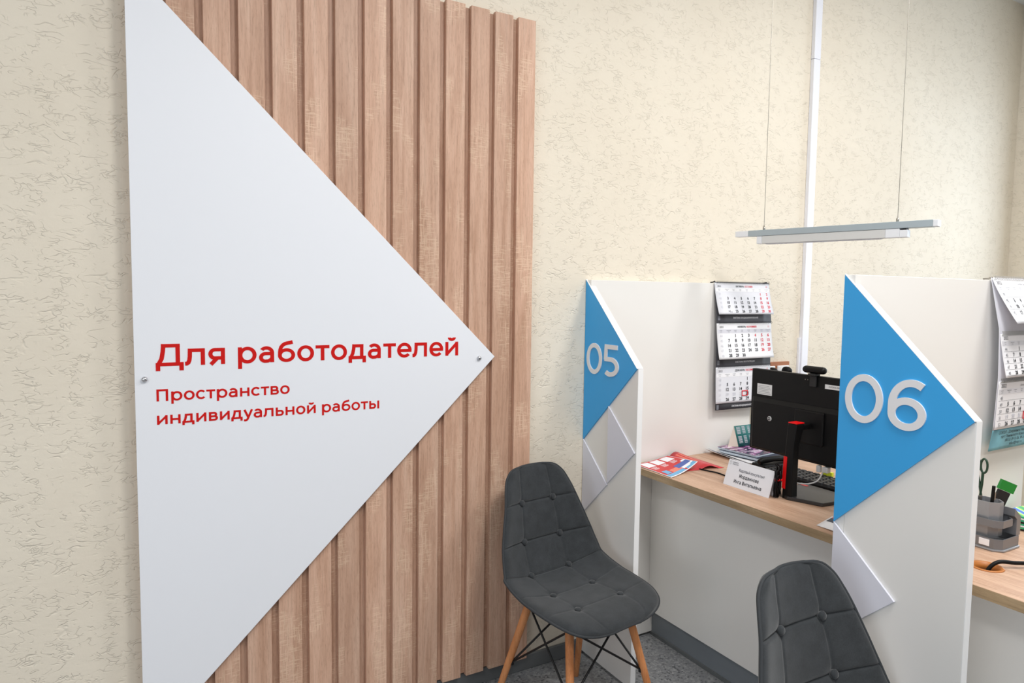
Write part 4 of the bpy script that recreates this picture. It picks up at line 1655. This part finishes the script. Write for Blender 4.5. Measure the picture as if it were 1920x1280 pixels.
ab = thing('spiral_album', 'spiral bound album with purple marbled cover on top of the notebook', 'album', (2.33, -0.14, za_))
xf = Matrix.Translation((2.340, -0.140, 0)) @ Matrix.Rotation(math.radians(6), 4, 'Z')
MB().box(-0.098, 0.100, -0.095, 0.095, za_, za_ + 0.0075, 0, xf).build('page_block', M['pages'], ab)
cvo = MB().box(-0.100, 0.102, -0.097, 0.097, za_ + 0.0076, za_ + 0.0090, 0, xf).build('cover', M['album'], ab)
sr = MB()
for i in range(26):
    t = -0.090 + i * 0.0072
    p = [xf @ Vector((0.090 + 0.006 * math.cos(a), t, za_ + 0.0050 + 0.0075 * math.sin(a))) for a in np.linspace(0.55, 2.6, 7)]
    sr.tube(p, 0.0007, 5)
sr.build('spiral', M['black_metal'], ab)
# tent calendar
tcz = za_ + 0.0092
tc_ = thing('tent_calendar', 'small teal tent calendar standing on the album against the partition', 'calendar', (2.40, -0.08, tcz))
tb = Vector((2.312, -0.098, tcz))
dirx = Vector((1.0, -0.02, 0)).normalized()
wdp = Vector((-0.25, 0.97, 0)).normalized()
TL = 0.175
ht_, dp_ = 0.090, 0.055
pA0, pB0 = tb, tb + wdp * dp_ * 0 + Vector((-0.042, 0.022, 0))
ap0 = (pA0 + pB0) / 2 + Vector((0.004, 0.004, ht_))
mb = MB()
tri = [pA0, pB0, ap0]
vs = [tuple(p) for p in tri] + [tuple(p + dirx * TL) for p in tri]
mb.add(vs, [(0, 2, 1), (3, 4, 5), (0, 1, 4, 3), (1, 2, 5, 4)])
mb.build('stand_card', M['cream_card'], tc_)
e_ = (ap0 - pA0)
nrm = dirx.cross(e_).normalized()
if nrm.y > 0:
    nrm = -nrm
ft_ = lambda a, b, t: tuple(pA0 + dirx * a + e_ * b + nrm * t)
mb = MB()
sheet_grid(mb, ft_, 0, TL, 0, 1.0, 2, 2, thick=-0.0010)
fc = mb.build('face_card', M['teal'], tc_)
mb = MB()
for r in range(2):
    for c in range(5):
        u0 = 0.010 + c * 0.033
        vtop = 0.92 - r * 0.45
        for q in range(7):
            L_ = 0.022 - 0.004 * ((q * 3 + c) % 3)
            u_ = u0
            vq = vtop - q * 0.052
            mb.add([ft_(u_, vq, 0.0015), ft_(u_ + L_, vq, 0.0015), ft_(u_ + L_, vq + 0.022, 0.0015), ft_(u_, vq + 0.022, 0.0015)], [(0, 1, 2, 3)], 0)
mb.build('printing', M['ink_light'], fc)

# ------------------------------------------------------------------ phone and leads on the desk
ph = thing('desk_phone', 'low black handset lying behind the nameplate', 'phone', (2.245, -0.331, DZ), math.radians(-5))
MB().box(-0.075, 0.075, -0.036, 0.036, 0.0004, 0.020).build('base', M['black'], ph, bevel=0.006, seg=3, world=False)
hs = MB()
hs.tube([(-0.075, -0.006, 0.028), (-0.06, -0.006, 0.034), (0.0, -0.006, 0.036), (0.06, -0.006, 0.034), (0.075, -0.006, 0.028)], [0.010, 0.013, 0.011, 0.013, 0.010], 12)
hs.build('handset', M['black'], ph, world=False)
tag(MB().tube(sm([(1.952, -0.225, DZ + 0.003), (1.960, -0.262, DZ + 0.0035), (1.972, -0.30, DZ + 0.003), (1.968, -0.345, DZ + 0.003), (1.960, -0.40, DZ + 0.003), (1.965, -0.47, DZ + 0.003), (1.957, -0.55, DZ + 0.003)]), 0.0027, 8).build('black_lead', M['black']), 'black lead running from under the leaflets to the nameplate', 'cable')
tag(MB().tube(sm([(2.07, -0.415, DZ + 0.003), (2.10, -0.410, DZ + 0.010), (2.13, -0.420, DZ + 0.022), (2.12, -0.47, DZ + 0.026), (2.05, -0.52, DZ + 0.016), (2.03, -0.535, DZ + 0.040), (2.01, -0.552, DZ + 0.060), (1.99, -0.572, DZ + 0.040), (1.975, -0.585, DZ + 0.006)]), 0.0022, 8).build('looped_lead', M['black']), 'thin black lead looping up behind the nameplate', 'cable')

# ------------------------------------------------------------------ right-hand desk: organiser and what stands in it
og = thing('desk_organiser', 'silver plastic desk organiser with trays on the right desk', 'organiser', (2.09, -1.19, DZ))
ox0, ox1, oy0, oy1 = 2.036, 2.152, -1.248, -1.130


def oct_(x0, x1, y0, y1, c):
    return [(x0 + c, y0), (x1 - c, y0), (x1, y0 + c), (x1, y1 - c), (x1 - c, y1), (x0 + c, y1), (x0, y1 - c), (x0, y0 + c)]


fz = lambda z: (lambda a, b, t: (a, b, z + t))
MB().prism(oct_(ox0 - 0.004, ox1 + 0.004, oy0 - 0.004, oy1 + 0.004, 0.02), fz(DZ + 0.0004), 0.006).build('base', M['silver_light'], og, bevel=0.002)


def tray(x0, x1, y0, y1, z0, z1, name, m, c=0.016):
    o = oct_(x0, x1, y0, y1, c)
    i_ = oct_(x0 + 0.0025, x1 - 0.0025, y0 + 0.0025, y1 - 0.0025, c)
    mb = MB()
    n = 8
    vs = [(a, b, z0) for a, b in o] + [(a, b, z1) for a, b in o] + [(a, b, z1) for a, b in i_] + [(a, b, z0 + 0.003) for a, b in i_]
    fs = [tuple(range(n - 1, -1, -1)), tuple(range(3 * n, 4 * n))]
    for q in range(n):
        r = (q + 1) % n
        for k in range(3):
            fs.append((k * n + q, k * n + r, (k + 1) * n + r, (k + 1) * n + q))
    mb.add(vs, fs)
    return mb.build(name, m, og)


tray(ox0, ox1, oy0, oy1, DZ + 0.0066, DZ + 0.034, 'lower_tray', M['silver'])
tray(ox0 + 0.004, ox1 - 0.030, oy0 + 0.004, oy1 - 0.004, DZ + 0.064, DZ + 0.084, 'middle_tray', M['silver'])
tray(2.052, 2.110, -1.226, -1.152, DZ + 0.0345, DZ + 0.128, 'pen_cup', M['silver_light'], 0.018)
sd = MB()
sd.prism([(2.125, DZ + 0.034), (2.147, DZ + 0.034), (2.147, DZ + 0.086), (2.112, DZ + 0.112), (2.112, DZ + 0.090), (2.125, DZ + 0.080)], lambda a, b, t: (a, oy0 + 0.002 + t, b), 0.040)
sd.build('side_pocket', M['silver'], og, bevel=0.001)
lb = MB()
lb.box(ox0 - 0.0022, ox0 - 0.0002, -1.222, -1.196, DZ + 0.012, DZ + 0.030)
lb.build('label_holder', M['paper'], og, bevel=0.0006)
# scissors standing in the cup
scs = thing('scissors', 'scissors with dark green handles standing in the silver organiser', 'scissors', (2.088, -1.168, DZ + 0.06))
hd = MB()
for sgn in (-1, 1):
    cy = -1.1635 + 0.0095 * sgn
    ring = [(2.088, cy + 0.0085 * math.cos(t), 0.968 + 0.020 * math.sin(t)) for t in np.linspace(0, 2 * math.pi, 20, endpoint=False)]
    hd.tube(ring, 0.0030, 8, closed=True)
    hd.tube([(2.088, cy - 0.002 * sgn, 0.949), (2.088, -1.1670 + 0.003 * sgn, 0.915), (2.088, -1.1685 - 0.001 * sgn, 0.884)], [0.0038, 0.0036, 0.003], 8)
hd.build('handles', M['green_dark'], scs)
MB().box(2.0865, 2.0895, -1.1725, -1.1645, DZ + 0.0385, 0.884).build('blades', M['steel'], scs)
pn = thing('pen', 'black pen standing in the silver organiser', 'pen', (2.07, -1.205, DZ + 0.05))
MB().tube([(2.075, -1.200, DZ + 0.0395), (2.066, -1.2105, 0.9225)], 0.0044, 10).build('barrel', M['black'], pn)
MB().tube([(2.0665, -1.2145, 0.885), (2.0640, -1.2165, 0.907)], 0.0012, 6).build('clip', M['steel'], pn)
cb = thing('card_box', 'green and black packet standing in the organiser', 'packet', (2.135, -1.200, DZ + 0.04))
xf = Matrix.Translation((2.122, -1.196, 0.8625)) @ Matrix.Rotation(math.radians(-29.6), 4, 'Z') @ Matrix.Rotation(math.radians(22), 4, 'Y')
MB().box(-0.014, 0.020, -0.004, 0.004, -0.012, 0.0395, 0, xf).build('box', M['black_matte'], cb)
MB().box(-0.018, 0.027, -0.0048, 0.0048, 0.040, 0.068, 0, xf).build('lid', M['green'], cb)
# disc cases at the frame edge
for i in range(4):
    z0 = DZ + 0.0004 + i * 0.0108
    r = thing('disc_case', ['lowest clear disc case in the small stack at right edge', 'second disc case from the bottom of the right edge stack', 'third disc case from the bottom of the right edge stack', 'topmost shiny disc case of the right edge stack'][i], 'disc case', (2.36, -1.19, z0), math.radians(6 - 3 * i), 'disc cases on the right desk')
    MB().box(-0.062, 0.062, -0.062, 0.062, 0, 0.0050).build('case', M['paper_mid'] if i % 2 else M['black_gloss'], r, bevel=0.001, world=False)
    MB().box(-0.062, 0.062, -0.062, 0.062, 0.0051, 0.0102).build('lid', M['disc'], r, bevel=0.001, world=False)
# cable out of the grommet
tag(MB().tube(sm([(1.900, -1.274, DZ - 0.06), (1.906, -1.279, DZ - 0.012), (1.925, -1.294, DZ + 0.014), (1.96, -1.318, DZ + 0.014), (2.00, -1.340, DZ + 0.012), (2.03, -1.372, DZ + 0.008), (2.04, -1.42, DZ + 0.005), (2.03, -1.50, DZ + 0.005)]), 0.0050, 10).build('thick_cable', M['black']), 'thick black cable coming out of the desk cable hole', 'cable')
